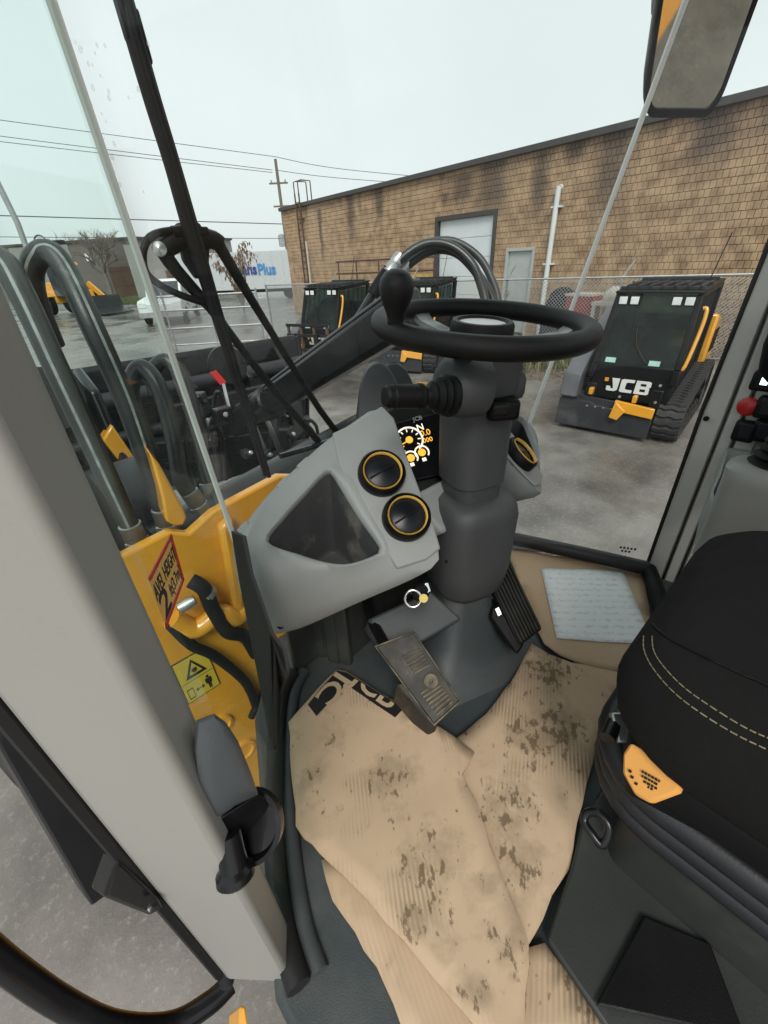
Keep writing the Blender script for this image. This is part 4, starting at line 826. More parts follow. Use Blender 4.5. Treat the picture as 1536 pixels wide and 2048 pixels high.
rim=[(538,1086,0),(570,1040,0),(610,995,0),(655,950,0),(675,970,0),(715,1035,0),(757,1095,0),(755,1108,0),(700,1128,0),(655,1126,0),(600,1110,0)]
OR=smoothring(outer,NR,PC); RR=smoothring(rim,NR,PC)
def lowdepth(px,py):     # lower lip rolls down to face the driver, the rest lies on the sloping face
    t=max(0,min(1,(py-(1135-.10*(px-560)))/120.))
    p=FPT(px,py); q=FPT(px,py)-Vector((0,0,0))
    d=ray(px,py); return p+d*(t*t*.085)
def ring(f): return [f(OR[k],RR[k]) for k in range(NR)]
def px2(o,r,t): return (r.x+(o.x-r.x)*t,r.y+(o.y-r.y)*t)
cen=sum((FPT(r.x,r.y) for r in RR),Vector())/NR
def body(sx):
    def mir(P): return [Vector((p.x*-sx,p.y,p.z)) for p in P]
    rg=[]
    back=Vector((.10,.30,-.62)).normalized()
    o3=[lowdepth(OR[k].x,OR[k].y) for k in range(NR)]
    oc=sum(o3,Vector())/NR
    rg.append([p+(oc-p)*.22+Vector((.02,.12,-.10)) for p in o3])
    rg.append([p+(oc-p)*.03+Vector((.0,.045,-.03)) for p in o3])
    rg.append([p+Vector((0,.012,-.004)) for p in o3])
    rg.append([lowdepth(*px2(OR[k],RR[k],.93))+FN*.006 for k in range(NR)])
    rg.append([lowdepth(*px2(OR[k],RR[k],.70))+FN*.008 for k in range(NR)])
    rg.append([lowdepth(*px2(OR[k],RR[k],.40))+FN*.007 for k in range(NR)])
    rg.append([lowdepth(*px2(OR[k],RR[k],.18))+FN*.011 for k in range(NR)])
    rg.append([FPT(*px2(OR[k],RR[k],.09))+FN*.015 for k in range(NR)])
    rg.append([FPT(*px2(OR[k],RR[k],.03))+FN*.013 for k in range(NR)])
    rg.append([FPT(RR[k].x,RR[k].y)+FN*.003 for k in range(NR)])
    d=loft('dashboard',[mir(r) for r in rg],'grey',wl,cap0=True,cap1=False,ang=60)
    sink=Vector((.03,.35,-1)).normalized()
    r0=rg[-1]
    fz_=1.982
    def down(sh,t): return [Vector(((p+(cen-p)*sh).x,(p+(cen-p)*sh).y+.012*t,p.z+(fz_-p.z)*t)) for p in r0]
    pk=[down(.008,0),down(.02,.12),down(.035,.6),down(.05,.93),down(.075,.99),down(.12,1)]
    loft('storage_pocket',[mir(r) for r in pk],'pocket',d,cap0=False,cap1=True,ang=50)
    return d
dashL=body(-1); dashR=body(1)
# stepped clips on the outer edge
for a,b in (((600,938),(622,918)),((560,978),(580,956)),((482,1066),(500,1046))):
    p=FPT(*a); q=FPT(*b); box('edge_clip',(p+q)/2+Vector((0,.004,-.004)),((q-p).length,.014,.018),'grey',dashL,rot=frame(FN,q-p),bevel=.003)
# screws in the lower corner
p=lowdepth(562,1252); lathe('screw',[(.001,0),(.006,0),(.006,.006)],p+FN*.004,FN,'black',dashL,n=8)
# raised vent panel and centre bridge
vp=[(664,872),(705,853),(762,818),(786,842),(808,907),(838,987),(864,1052),(878,1100),(850,1122),(792,1140),(772,1108),(736,1045),(700,985),(676,930)]
for sx in (-1,1):
    V_=[FPT(*p)+FN*.0045 for p in vp]; nn_=FN.copy(); V_=[Vector((p.x*-sx,p.y,p.z)) for p in V_]; nn_.x*=-sx
    prism('vent_panel',V_,nn_*.007,'grey',dashL if sx<0 else dashR,bevel=.007,seg=3)
prism('dash_bridge',[Vector((-.10,.20,2.03)),Vector((.10,.20,2.03)),Vector((.12,.27,2.085)),Vector((-.12,.27,2.085))],Vector((0,.06,-.05)),'grey',dashL,bevel=.01)
# --- air vents
def vent(c,n,r=.036):
    fr=frame(n); v=lathe('air_vent',[(r*1.08,-.012),(r*1.13,.006),(r*1.10,.018),(r*1.0,.022),(r*.96,.016),(r*.90,.014)],c,n,'black',wl,n=36)
    lathe('ring',[(r*.85,.017),(r*.86,.0215),(r*.905,.0235),(r*.925,.019)],c,n,'ring',v,n=36,cap0=False,cap1=False)
    lathe('flap',[(r*.80,.013),(r*.6,.016),(r*.01,.018)],c,n,'ventglass',v,n=28,cap1=False)
    t=(fr@Vector((r*.75,0,0))); box('flap_rib',Vector(c)+Vector(n)*.0175,(r*1.4,.003,.004),'black',v,rot=fr,bevel=.001)
VN=FN
for sx in (-1,1):
    for px,py in ((760,955),(808,1041)):
        c=FPT(px,py)+FN*.010; n_=FN.copy(); c.x*=-sx; n_.x*=-sx
        vent(c,n_)
# --- display between the wings
SN=Vector((-.42,-.55,.72)).normalized(); SP=Vector((.0,.345,2.125))
def SPT(px,py,l=0): return PL(px,py,SP+SN*l,SN)
box('display_housing',SPT(850,895)-SN*.03+Vector((.02,0,0)),(.24,.24,.05),'black',wl,rot=frame(SN,(1,.0,0)),bevel=.01)
sc0=[SPT(786,852),SPT(880,823),SPT(915,945),SPT(822,950)]
scr=prism('display',[SPT(783,850),SPT(925,815),SPT(950,935),SPT(828,962)],SN*.004,'screen',wl,bevel=.001)
sxd=(SPT(900,845)-SPT(800,880)); sxd=(SPT(905,826)-SPT(805,851)).normalized()
def arc(c,r,a0,a1,w,m,nm,l=.006):
    c=Vector(c); y=SN.cross(sxd); V=[];F=[]; n=28
    for i in range(n+1):
        a=R(a0+(a1-a0)*i/n); e=sxd*math.cos(a)+y*math.sin(a); V+=[c+e*(r-w)+SN*l,c+e*r+SN*l]
    for i in range(n): F.append((2*i,2*i+1,2*i+3,2*i+2))
    return mesh(nm,V,F,m,scr,solid=.0006)
g1=SPT(818,882); g2=SPT(821,918); g3=SPT(843,907)
arc(g1,.029,-60,235,.0035,'screenwhite','gauge_arc'); arc(g2,.0155,-40,220,.003,'screenwhite','gauge_arc'); arc(g3,.0155,-40,220,.003,'screenwhite','gauge_arc')
for c,r_ in ((g1,.0075),(g2,.008),(g3,.008)): arc(c,r_,0,360,r_,'screenorange','gauge_centre')
for i in range(9):
    a=R(-40+i*32); y=SN.cross(sxd); e=sxd*math.cos(a)+y*math.sin(a); box('gauge_tick',g1+e*.0205+SN*.006,(.006,.002,.0006),'screenwhite' if i<7 else 'screenorange',scr,rot=frame(SN,e),bevel=0)
y_=SN.cross(sxd); box('needle',g1-sxd*.011-y_*.004+SN*.0062,(.018,.0022,.0006),'screenorange',scr,rot=frame(SN,sxd*.95+y_*.3),bevel=0)
for c in (SPT(824,931),SPT(848,921)): box('gauge_icon',c+SN*.006,(.008,.007,.0006),'screenwhite',scr,rot=frame(SN,sxd),bevel=0)
text('screen_text','N',.020,SPT(835,862,.005),sxd,SN,'screenwhite',scr); text('screen_text','0.0',.018,SPT(842,873,.005),sxd,SN,'screenorange',scr); text('screen_text','000',.014,SPT(847,886,.005),sxd,SN,'screenorange',scr)
text('screen_text','JCB',.013,SPT(827,843,.006),sxd,SN,'silver',scr)
# --- steering column
CA=Vector((0,.222,0))
def ringat(z,hx,hy,r,dx=0,dy=0,a=R(-20)): return [CA+rotz(a)@Vector((x+dx,y+dy,0))+Vector((0,0,z)) for x,y in rrect(hx,hy,r,5)]
cv=loft('column_shroud',[ringat(1.835,.040,.045,.035),ringat(1.842,.058,.060,.045),ringat(1.865,.071,.074,.05),ringat(1.92,.077,.080,.048),ringat(2.035,.079,.082,.046),ringat(2.055,.075,.078,.044),ringat(2.068,.066,.068,.042),ringat(2.072,.050,.052,.035)],'greydark',wl,ang=50)
box('release_slot',VT(905,1118,(-.045,.16)),(.03,.012,.010),'black',cv,rot=rotz(R(-30)),bevel=.003)
loft('steering_column',[ringat(2.03,.046,.048,.030),ringat(2.10,.047,.049,.030),ringat(2.101,.051,.053,.031),ringat(2.19,.052,.054,.031),ringat(2.26,.053,.055,.032),ringat(2.30,.058,.060,.034),ringat(2.318,.055,.057,.034),ringat(2.325,.040,.04,.03)],'greydark',wl,ang=50)
# floor tunnel under the column
loft('column_base',[ringat(FZ,.17,.17,.06,0,.03),ringat(FZ+.01,.15,.15,.06,0,.03),ringat(FZ+.07,.085,.10,.05,0,.03),ringat(1.85,.045,.06,.03,0,.02)],'floor',wl,ang=60)
# --- steering wheel
WC=Vector((.0,.222,2.362)); WR=.157
sw=thing('steering_wheel',None,None); sw.parent=wl; sw.location=WC; sw.rotation_euler=(R(5),0,0); WCW=WC.copy(); WC=Vector((0,0,0))
mesh('rim',*tubeg([WC+Vector((WR*math.cos(a),WR*math.sin(a),0)) for a in [i*2*math.pi/72 for i in range(72)]],.0158,16,True),'wheelrub',sw,smooth=True,ang=80)
lathe('hub',[(.03,-.07),(.042,-.04),(.050,-.024),(.049,.001),(.046,.006),(.040,.0065),(.037,.002)],WC,(0,0,1),'wheelrub',sw,n=36)
lathe('horn_cap',[(.037,.001),(.036,.0025),(.001,.004)],WC,(0,0,1),'white',sw,n=32)
for a in (R(83),R(203),R(323)):
    e=Vector((math.cos(a),math.sin(a),0)); s_=Vector((-e.y,e.x,0)); P=[]
    sp=loft('spoke',[[WC+e*r_+s_*(w_*sx)+Vector((0,0,z+h*.5*sz)) for sx,sz in ((-1,-1),(1,-1),(1,1),(-1,1))] for r_,w_,z,h in ((.035,.018,-.020,.014),(.08,.014,-.026,.010),(.13,.014,-.018,.010),(.152,.018,-.004,.012))],'zinc',sw,ang=30)
ka=R(166); KP=WC+Vector((WR*math.cos(ka),WR*math.sin(ka),0))
kn=lathe('spinner_knob',[(.006,.006),(.011,.010),(.011,.016),(.013,.025),(.018,.036),(.0218,.047),(.0228,.056),(.0215,.065),(.016,.073),(.008,.077),(.001,.078)],KP,(0,0,1),'wheelrub',sw,n=28,ang=80)
# --- direction lever, boss and indicator block on the column
def lev():
    bs=D(905,790,.600); t=D(765,794,.560)
    e=(t-bs).normalized()
    lathe('lever_boss',[(.045,-.045),(.047,-.015),(.043,.006),(.032,.016),(.022,.018)],D(915,775,.605)+Vector((0,.01,0)),e,'greydark',wl,n=28)
    lv=lathe('direction_lever',[(.030,.012),(.031,.018),(.025,.022),(.029,.026),(.023,.031),(.026,.035),(.019,.041),(.020,.045),(.014,.05),(.013,.056),(.0165,.060),(.0165,.103),(.0155,.105),(.0155,.112),(.013,.116),(.001,.117)],bs-e*.01,e,'black',wl,n=24,ang=25)
    lathe('grip_band',[(.0172,.060),(.0172,.066)],bs-e*.01,e,'rubber',lv,n=24,cap0=False,cap1=False)
lev()
ib=box('indicator_switch',D(1003,815,.665),(.05,.045,.034),'black',wl,rot=rotz(R(-42)),bevel=.008)
box('rocker',D(1000,818,.635),(.03,.018,.02),'wheelrub',ib,rot=rotz(R(-42)),bevel=.005)
box('stalk_cover',D(1022,768,.69),(.04,.05,.045),'greydark',wl,rot=rotz(R(-42)),bevel=.012)
# --- under-dash kick panels, pedestal panel
mb=MB()
def wallstrip(name,P,h,m,th=.015):
    for a,b in zip(P,P[1:]):
        a=Vector(a); b=Vector(b); c=(a+b)/2; d=b-a; box(name,c+Vector((0,0,h/2)),(d.length,th,h),m,wl,rot=frame((0,0,1),d),bevel=.004)
wallstrip('kick_panel',[Z(590,1345,FZ),Z(640,1305,FZ),Z(690,1322,FZ),Z(770,1250,FZ),Z(870,1190,FZ)],.34,'base')
wallstrip('kick_panel',[Z(870,1190,FZ),Vector((.12,.40,FZ)),Vector((.40,.36,FZ))],.34,'base')
for px,py in ((640,1300),(668,1312),(690,1316)): p=Z(px,py,FZ); box('rib',p+Vector((-.005,-.012,.16)),(.018,.03,.32),'base',wl,rot=rotz(R(30)),bevel=.004)
# sloping foot panel below the ignition
a,b,c,d=D(735,1238,.88),D(862,1180,.90),D(925,1238,.875),D(795,1312,.84)
prism('foot_panel',[a,b,c,d],Vector((.02,.05,-.08)),'floor',wl,bevel=.006)
# --- pedals
def pedal(name,quad,th,m,ribs,ribm,win=None):
    q=[Vector(v) for v in quad]; n_=((q[1]-q[0]).cross(q[3]-q[0])).normalized()
    if n_.z<0: n_=-n_
    p=prism(name,q,-n_*th,m,wl,bevel=.004)
    for t0,t1,s0,s1 in ribs:
        def P(s,t): return q[0].lerp(q[1],s).lerp(q[3].lerp(q[2],s),t)
        Vv=[P(s0,t0),P(s1,t0),P(s1,t1),P(s0,t1)]; prism('tread_rib',[v+n_*.0005 for v in Vv],n_*.004,ribm,p,bevel=.001,seg=1)
    return p,n_
MT['pedal']=mat('worn pedal metal',(.022,.020,.016),.6,.1,var=.4,vscale=30,dirt=(.085,.068,.042),dscale=16,dlo=.52,dhi=.75,bump=.4,bscale=120)
MT['pedalrib']=mat('muddy pedal tread',(.055,.048,.035),.65,.1,var=.5,vscale=40,dirt=(.22,.18,.115),dscale=24,dlo=.42,dhi=.66)
br=[D(749,1292,.800),D(828,1262,.800),D(922,1402,.770),D(868,1452,.750)]
ribs=[(.22+.022*k*2,.22+.022*(k*2+1),.40,.88) for k in range(6)]+[(.66+.022*k*2,.66+.022*(k*2+1),.22,.80) for k in range(7)]+[(0.0,.02,.0,1),(.98,1.0,0,1),(.02,.98,.0,.04),(.02,.98,.96,1)]
bp,bn=pedal('brake_pedal',br,.014,'pedal',ribs,'pedalrib')
prism('pedal_skirt',[D(790,1368,.80),D(808,1362,.80),D(880,1440,.77),D(862,1452,.77)],(.0,.01,-.06),'pedal',bp,bevel=.004)
tube('pedal_arm',[D(770,1290,.83),D(745,1240,.90),D(735,1200,.95)],.012,'blackmetal',bp,n=8)
c=D(862,1362,.772); lathe('badge',[(.014,0),(.013,.003),(.004,.004),(.003,.001)],c,bn,'pedalrib',bp,n=12)
ac=[D(975,1160,.92),D(1018,1118,.95),D(1085,1258,.90),D(1040,1292,.865)]
ribs=[(.03,.97,.06+.12*k,.12+.12*k) for k in range(8)]
ap,an=pedal('accelerator_pedal',ac,.018,'rubber',ribs,'pedal')
prism('pedal_housing',[D(985,1215,.90),D(1003,1205,.91),D(1050,1290,.87),D(1035,1312,.86),D(978,1235,.90)],(.05,.05,-.05),'black',ap,bevel=.006)
prism('pedal_label',[D(990,1218,.893),D(997,1214,.893),D(1003,1228,.889),D(996,1232,.889)],Vector((-.001,-.001,.001)),'silver',ap,bevel=0)
# --- ignition and key
lathe('ignition_lock',[(.016,0),(.017,.01),(.014,.014),(.001,.015)],D(838,1182,.775),Vector((-.3,-.7,.3)),'black',wl,n=20)
ky=thing('ignition_key','key with silver ring hanging in the ignition below the dashboard','key',D(828,1200,.76))
kb=Vector(ky.location)
tube('key_ring',[D(826+16*math.cos(a),1197+17*math.sin(a),.758)-kb for a in [i*.628 for i in range(10)]],.0028,'chrome',ky,n=8,k=3,closed=True)
prism('key_bow',[D(818,1176,.765)-kb,D(842,1172,.765)-kb,D(846,1188,.765)-kb,D(820,1190,.765)-kb],Vector((.003,.004,0)),'black',ky,bevel=.001)
lathe('key_disc',[(.008,0),(.008,.003)],D(847,1196,.757)-kb,Vector((-.6,-.6,.5)),'key',ky,n=14)
prism('key_blade',[D(846,1170,.765)-kb,D(856,1165,.765)-kb,D(862,1182,.765)-kb,D(850,1190,.765)-kb],Vector((.002,.003,0)),'chrome',ky,bevel=.0006)
# serial plate at the left foot of the dash
prism('data_plate',[D(533,1262,.80),D(557,1282,.79),D(570,1340,.78),D(548,1352,.78)],Vector((.002,.004,0)),'silver',wl,bevel=0)
# ================================================================== seat
st=thing('seat',None,None); st.parent=wl
sy0=-.125; 
def sring(hx,y0,y1,r,z): 
    cy=(y0+y1)/2; return [Vector((.015+x,cy+y,z)) for x,y in rrect(hx,(y1-y0)/2,r,8)]
cu=loft('cushion',[sring(.215,-.62,-.165,.08,1.962),sring(.240,-.64,-.140,.09,1.968),sring(.252,-.65,-.127,.10,1.988),sring(.256,-.65,-.122,.105,2.012),sring(.250,-.65,-.130,.105,2.036),sring(.232,-.64,-.150,.10,2.057),sring(.20,-.62,-.185,.10,2.066),sring(.165,-.6,-.22,.09,2.061),sring(.08,-.5,-.30,.05,2.058)],'fabric',st,ang=80)
cu.data.calc_loop_triangles()
bvC=BVHTree.FromPolygons([tuple(v.co) for v in cu.data.vertices],[tuple(p.vertices) for p in cu.data.polygons])
def castC(px,py):
    d=ray(px,py).normalized(); h=bvC.ray_cast(EYE,d); return h[0]-d*.0008 if h[0] else None
for line in ([(1287,1272),(1288,1300),(1305,1335),(1345,1382),(1400,1425),(1470,1468),(1536,1500),(1600,1530)],[(1304,1272),(1307,1300),(1325,1330),(1365,1372),(1420,1412),(1490,1455),(1550,1482),(1610,1510)]):
    P=[castC(*p) for p in line]; P=[p for p in P if p]
    if len(P)>2:
        Q=cat(P,14); Q2=[]
        for q in Q:
            d=(q-EYE).normalized(); h=bvC.ray_cast(EYE,d); Q2.append((h[0]-d*.0006) if h[0] else q)
        mb=MB()
        for i in range(0,len(Q2)-1):
            if i%4!=3: mb.tube([Q2[i],Q2[i+1]],.0007,5)
        mb.build('stitching','thread',st)
P=[castC(*p) for p in ((1306,1248),(1335,1275),(1390,1305),(1460,1338),(1536,1372),(1600,1400))]; P=[q for q in P if q]
if len(P)>2:
    Q=[]
    for q in cat(P,8):
        d=(q-EYE).normalized(); h=bvC.ray_cast(EYE,d); Q.append((h[0]) if h[0] else q)
    V,F=tubeg(Q,.0022,6); mesh('piping',V,F,'black',st,smooth=True)
bk=loft('backrest',[[Vector((.015+x,-.70-.10*k+y*.5,2.05+.16*k)) for x,y in rrect(.24-.012*k*k*.5,.13,.06,5)] for k in range(5)],'fabric',st,ang=80)
loft('seat_pan',[sring(.215,-.62,-.165,.05,1.895),sring(.22,-.62,-.16,.05,1.90),sring(.22,-.62,-.16,.05,1.932),sring(.215,-.62,-.17,.05,1.938)],'black',st,ang=40)
tg=[Z(1262,1485,1.925),Z(1348,1530,1.925)]
tagP=[D(px,py,d*.93) for px,py,d in ((1258,1484,.50),(1372,1548,.452),(1358,1585,.463),(1300,1607,.487),(1268,1590,.503),(1243,1545,.515),(1245,1505,.512))]
tg=prism('orange_tag',tagP,Vector((.006,-.004,-.006)),'orange',st,bevel=.004)
ta=D(1272,1560,.497); tb=D(1325,1565,.472); tn_=(D(1245,1505,.512)-D(1243,1545,.515)).cross(D(1358,1585,.463)-D(1243,1545,.515)).normalized()
if tn_.dot(EYE-ta)<0: tn_=-tn_
xd=(D(1372,1548,.452)-D(1258,1484,.50)).normalized()
tn_=(tagP[1]-tagP[0]).cross(tagP[5]-tagP[0]).normalized()
if tn_.dot(EYE-ta)<0: tn_=-tn_
xd=(tagP[1]-tagP[0]).normalized()
def tagmark(px,py,wpx,hpx):
    q=[PL(px+x*wpx+y*-.35*hpx,py+x*wpx*.56+y*hpx,tagP[5]+tn_*.0015,tn_) for x,y in ((0,0),(1,0),(1,1),(0,1))]; prism('tag_print',q,tn_*.0003,'ink',st,bevel=0)
random.seed(3)
for row,(x0,y0,n_) in enumerate(((1284,1540,6),(1284,1549,5),(1288,1560,4),(1296,1571,2))):
    x=x0
    for k in range(n_):
        w_=random.uniform(3,7); tagmark(x,y0+(x-x0)*.56,w_,4.5); x+=w_+1.8
for px,py in ((1258,1538),(1262,1550),(1270,1563)): tagmark(px,py,6,5)
# bellows rings
for k,(z,g) in enumerate(((1.885,.012),(1.855,.026),(1.822,.022),(1.792,.020))):
    P=[Vector((.03+x,-.36+y,z)) for x,y in rrect(.185+g,.20+g,.09,6)]
    mesh('bellows_fold',*tubeg(P,.019,10,True),'bellow',st,smooth=True,ang=80)
loft('bellows_core',[sring(.17,-.55,-.17,.08,1.78),sring(.17,-.55,-.17,.08,1.93)],'bellow',st)
box('height_lever',D(1470,1665,.47),(.03,.22,.035),'black',st,rot=rotz(R(12)),bevel=.01)
tube('slide_handle',[D(1215,1478,.53),D(1235,1440,.55),D(1262,1425,.56)],.010,'blackmetal',st,n=8)
box('slide_latch',D(1243,1455,.54),(.022,.035,.012),'zinc',st,rot=rotz(R(-45))@Matrix.Rotation(R(30),3,'X'),bevel=.003)
# pedestal
loft('pedestal',[sring(.20,-.60,-.19,.03,FZ),sring(.20,-.60,-.19,.03,FZ+.02),sring(.19,-.58,-.20,.04,1.80)],'base',st,ang=40)
prism('pedestal_cover',[Z(px,py,FZ+.027) for px,py in ((1285,1832),(1418,1888),(1490,2080),(1190,2012))],(0,0,.006),'black',st,bevel=.003)
prism('base_skirt',[Z(px,py,FZ+.012) for px,py in ((1162,1650),(1215,1560),(1330,1600),(1600,1800),(1640,2100),(1215,2070),(1092,1885),(1140,1740))],(0,0,.012),'base',st,bevel=.004)
tube('tie_down_ring',[D(1168,1640,.60),D(1178,1625,.60),D(1200,1628,.59),D(1218,1655,.58),D(1205,1690,.58),D(1182,1665,.59)],.006,'blackmetal',st,n=8,closed=True)
# ================================================================== right console
cs=thing('side_console',None,None); cs.parent=wl
prism('console_wall',[(.60,-.108,FZ),(.60,-.95,FZ),(.60,-.95,2.45),(.60,-.108,2.45)],(.04,0,0),MT['pillargroove'],cs,bevel=.004)
prism('console_panel',[(.575,-.115,2.02),(.575,-.6,2.02),(.575,-.6,2.42),(.575,-.115,2.42)],(.024,0,0),'pillargroove',cs,bevel=.006)
prism('lower_trim',[(.585,-.115,FZ),(.585,-.9,FZ),(.585,-.9,2.0),(.585,-.115,2.0)],(.014,0,0),mat('lower trim plastic',(.12,.115,.105),.5,bump=.2,bscale=600,var=.08),cs,bevel=.004)
def CP(px,py,off=0): return X(px,py,.575-off)
def sw_(px,py,w_,h_,m,label=None,th=.012):
    c=CP(px,py); return box('rocker_switch',c,(th*2,w_,h_),m,cs,bevel=.006)
sw_(1531,762,.045,.04,'black'); 
lathe('warning_lamp',[(.019,0),(.020,.003),(.017,.006),(.010,.009),(.001,.010)],CP(1497,813),(-1,0,0),'red',cs,n=24)
for px,py in ((1490,862),(1536,815),(1528,862),(1572,815),(1580,760)): 
    s_=sw_(px,py,.040,.046,'black'); box('rocker_cap',CP(px,py,.012),(.008,.028,.036),'ventglass',cs,bevel=.004)
box('lit_legend',CP(1529,763,.014),(.004,.012,.014),'led',cs,bevel=.001)
loft('hanging_knob',[[CP(1582,690,.03)+Vector((0,y*f_,z)) + Vector((x*f_,0,0)) for x,y in rrect(.03,.04,.02,4)] for f_,z in ((.3,-.07),(.8,-.05),(1,0),(.95,.05),(.4,.08))],'black',cs)
# joystick armrest pod
pod=Vector(D(1520,985,.80))
loft('joystick_pod',[[pod+Vector((x*f_,y*f_,z)) for x,y in rrect(.045,.06,.03,5)] for f_,z in ((1.0,-.16),(1.02,-.05),(1.05,.02),(1.08,.045),(.9,.055),(.6,.058))],'pillargroove',cs,ang=50)
for k in range(5): lathe('joystick_boot',[(.030-.003*k,0),(.040-.004*k,.008),(.030-.003*k,.016)],pod+Vector((.004,0,.052+.014*k)),(0,0,1),'rubber',cs,n=24)
lathe('joystick_grip',[(.014,0),(.014,.03),(.022,.06),(.024,.10),(.018,.13),(.001,.135)],pod+Vector((.004,0,.12)),(-.1,.1,1),'black',cs,n=20)
loft('cup_tray',[[v+Vector((0,0,-dz)) + (D(1480,985,.86)-v)*s_ for v in (D(1452,895,.93),D(1436,950,.90),D(1420,985,.88),D(1422,1020,.86),D(1455,1062,.83),D(1475,1072,.81),D(1500,1050,.80),D(1510,960,.86),D(1500,900,.92))] for s_,dz in ((.15,.12),(0,.06),(0,0),(.1,-.004),(.18,.02),(.3,.05))],'grey',cs,ang=50)
# ================================================================== left pillar handle and door striker
HD=.365
def PT(px,py,d=0): return VT(px,py,(-.575,.055))-ray(px,py).normalized()*d
hp=[(393,1440),(428,1427),(452,1445),(476,1482),(502,1545),(517,1590),(470,1612),(432,1642),(410,1610),(394,1570),(388,1500)]
P=[PT(*p,.012) for p in hp]; cc=sum(P,Vector())/len(P); tow=(EYE-cc).normalized()
hd=loft('grab_handle',[[p-tow*.02 for p in P],P,[p+(cc-p)*.10+tow*.010 for p in P],[p+(cc-p)*.35+tow*.015 for p in P],[p+(cc-p)*.7+tow*.0165 for p in P]],'handle',wl,ang=50)
ds=thing('door_striker',None,None); ds.parent=wl
prism('striker_plate',[PT(*p,.016) for p in ((432,1640),(515,1588),(535,1600),(538,1660),(520,1690),(490,1700),(455,1690),(412,1712),(401,1688))],-tow*.012,'blackmetal',ds,bevel=.002)
a=PT(455,1665,.02); b=PT(468,1732,.055)
e=(b-a).normalized(); lathe('striker_bolt',[(.011,0),(.0115,.018),(.0125,.030),(.0165,.034),(.017,.040),(.014,.043),(.001,.044)],a,e,'blackmetal',ds,n=24,ang=35)
cD=PT(508,1645,.012); lathe('striker_cup',[(.030,0),(.031,.012),(.027,.014),(.024,.004),(.001,.002)],cD,(tow+Vector((-.5,.1,0))).normalized(),'blackmetal',ds,n=28)
# ================================================================== lower left: open door edge, hinge, grab rail, step
DB=(-.70,.16)
prism('door_edge',[VT(px,py,DB) for px,py in ((-60,1330),(30,1422),(150,1560),(275,1700),(222,1785),(184,1813),(0,1498),(-60,1395))],Vector((-.008,.03,0)),'charcoal',wl,bevel=.002)
hg=prism('door_hinge',[VT(236,1716,(-.668,.09)),VT(318,1795,(-.655,.09)),VT(330,1815,(-.66,.09)),VT(300,1832,(-.67,.09)),VT(208,1795,(-.69,.09))],Vector((-.01,.025,-.012)),'blackmetal',wl,bevel=.003)
lathe('hinge_bolt',[(.0045,0),(.0045,.003),(.001,.004)],VT(305,1812,(-.663,.083)),(EYE-VT(305,1812,(-.663,.083))).normalized(),'blackmetal',hg,n=10)
tube('grab_rail',[D(-80,1850,.44),D(20,1935,.47),D(130,2010,.50),D(230,2052,.53),D(340,2050,.57),D(420,2005,.60),D(462,1965,.62)],.014,'blackmetal',wl,n=14,k=6)
lathe('rail_foot',[(.010,0),(.011,.006),(.001,.008)],D(455,1962,.605),(0,0,1),'blackmetal',wl,n=12)
prism('step_edge',[D(478,2012,.66),D(492,2010,.66),D(500,2070,.64),D(478,2075,.64)],Vector((-.02,.02,-.05)),'yellow',wl,bevel=.004)
prism('access_step',[(-1.02,-.5,.62),(-.66,-.5,.62),(-.66,.02,.62),(-1.02,.02,.62)],(0,0,-.05),'blackmetal',wl,bevel=.01)
#PART5
# ================================================================== loader front end
fy=.76; 
# yellow rear plate of the front frame (faces the cab), with open top
def YP(px,py): return Y(px,py,fy)
rimz=YP(240,1115).z
prism('front_frame',[YP(195,1008)+Vector((-.015,0,0)),YP(240,1115),YP(340,1064),YP(378,1068),YP(425,1025),YP(470,1000),YP(560,952),Vector((-.02,fy,1.93)),Vector((.30,fy,1.80)),Vector((.50,fy,1.60)),Vector((.50,fy,.60)),Vector((-.62,fy,.60)),Vector((-.62,fy,1.9))],Vector((0,.03,0)),'yellow',wl,bevel=.006)
prism('frame_side',[(-.61,fy+.04,.6),(-.61,fy+.04,1.93),(-.61,1.5,1.98),(-.61,1.8,1.5),(-.61,1.8,.6)],(.03,0,0),'yellow',wl,bevel=.006)
prism('frame_side',[(.47,fy+.04,.6),(.47,fy+.04,1.55),(.47,1.5,1.6),(.47,1.8,1.4),(.47,1.8,.6)],(.03,0,0),'yellow',wl,bevel=.006)
prism('frame_floor',[(-.58,fy+.04,1.35),(.47,fy+.04,1.35),(.47,1.78,1.30),(-.58,1.78,1.30)],(0,0,-.03),'blackmetal',wl,bevel=.004)
# bent ear rising beside the hoses
ear=[YP(306,912),YP(326,935),YP(372,1020),YP(381,1042),YP(374,1058),YP(356,1060),YP(338,1050),YP(330,1000)]
prism('frame_ear',[v+Vector((0,.02,0)) for v in ear],Vector((.01,.09,.01)),'yellow',wl,bevel=.006)
# folded gusset and pressed ribs on the plate
prism('gusset',[YP(428,1045)+Vector((0,-.001,0)),YP(455,1025)+Vector((0,-.001,0)),YP(478,1160)+Vector((0,-.001,0)),YP(480,1225)+Vector((0,-.001,0)),YP(462,1235)+Vector((0,-.001,0))],Vector((0,-.035,0)),'yellow',wl,bevel=.012)
tube('formed_rib',[YP(490,1205)+Vector((0,-.01,0)),YP(462,1225)+Vector((0,-.03,0)),YP(430,1215)+Vector((0,-.03,0)),YP(385,1250)+Vector((0,-.02,0)),YP(340,1235)+Vector((0,-.01,0))],.026,'yellow',wl,n=10)
tube('cable_harness',[YP(372,1150)+Vector((0,-.03,0)),YP(392,1160)+Vector((0,-.05,0)),YP(410,1200)+Vector((0,-.05,0)),YP(440,1245)+Vector((0,-.045,0)),YP(480,1262)+Vector((0,-.03,0)),YP(505,1300)+Vector((0,-.02,0))],.019,'rubber',wl,n=10)
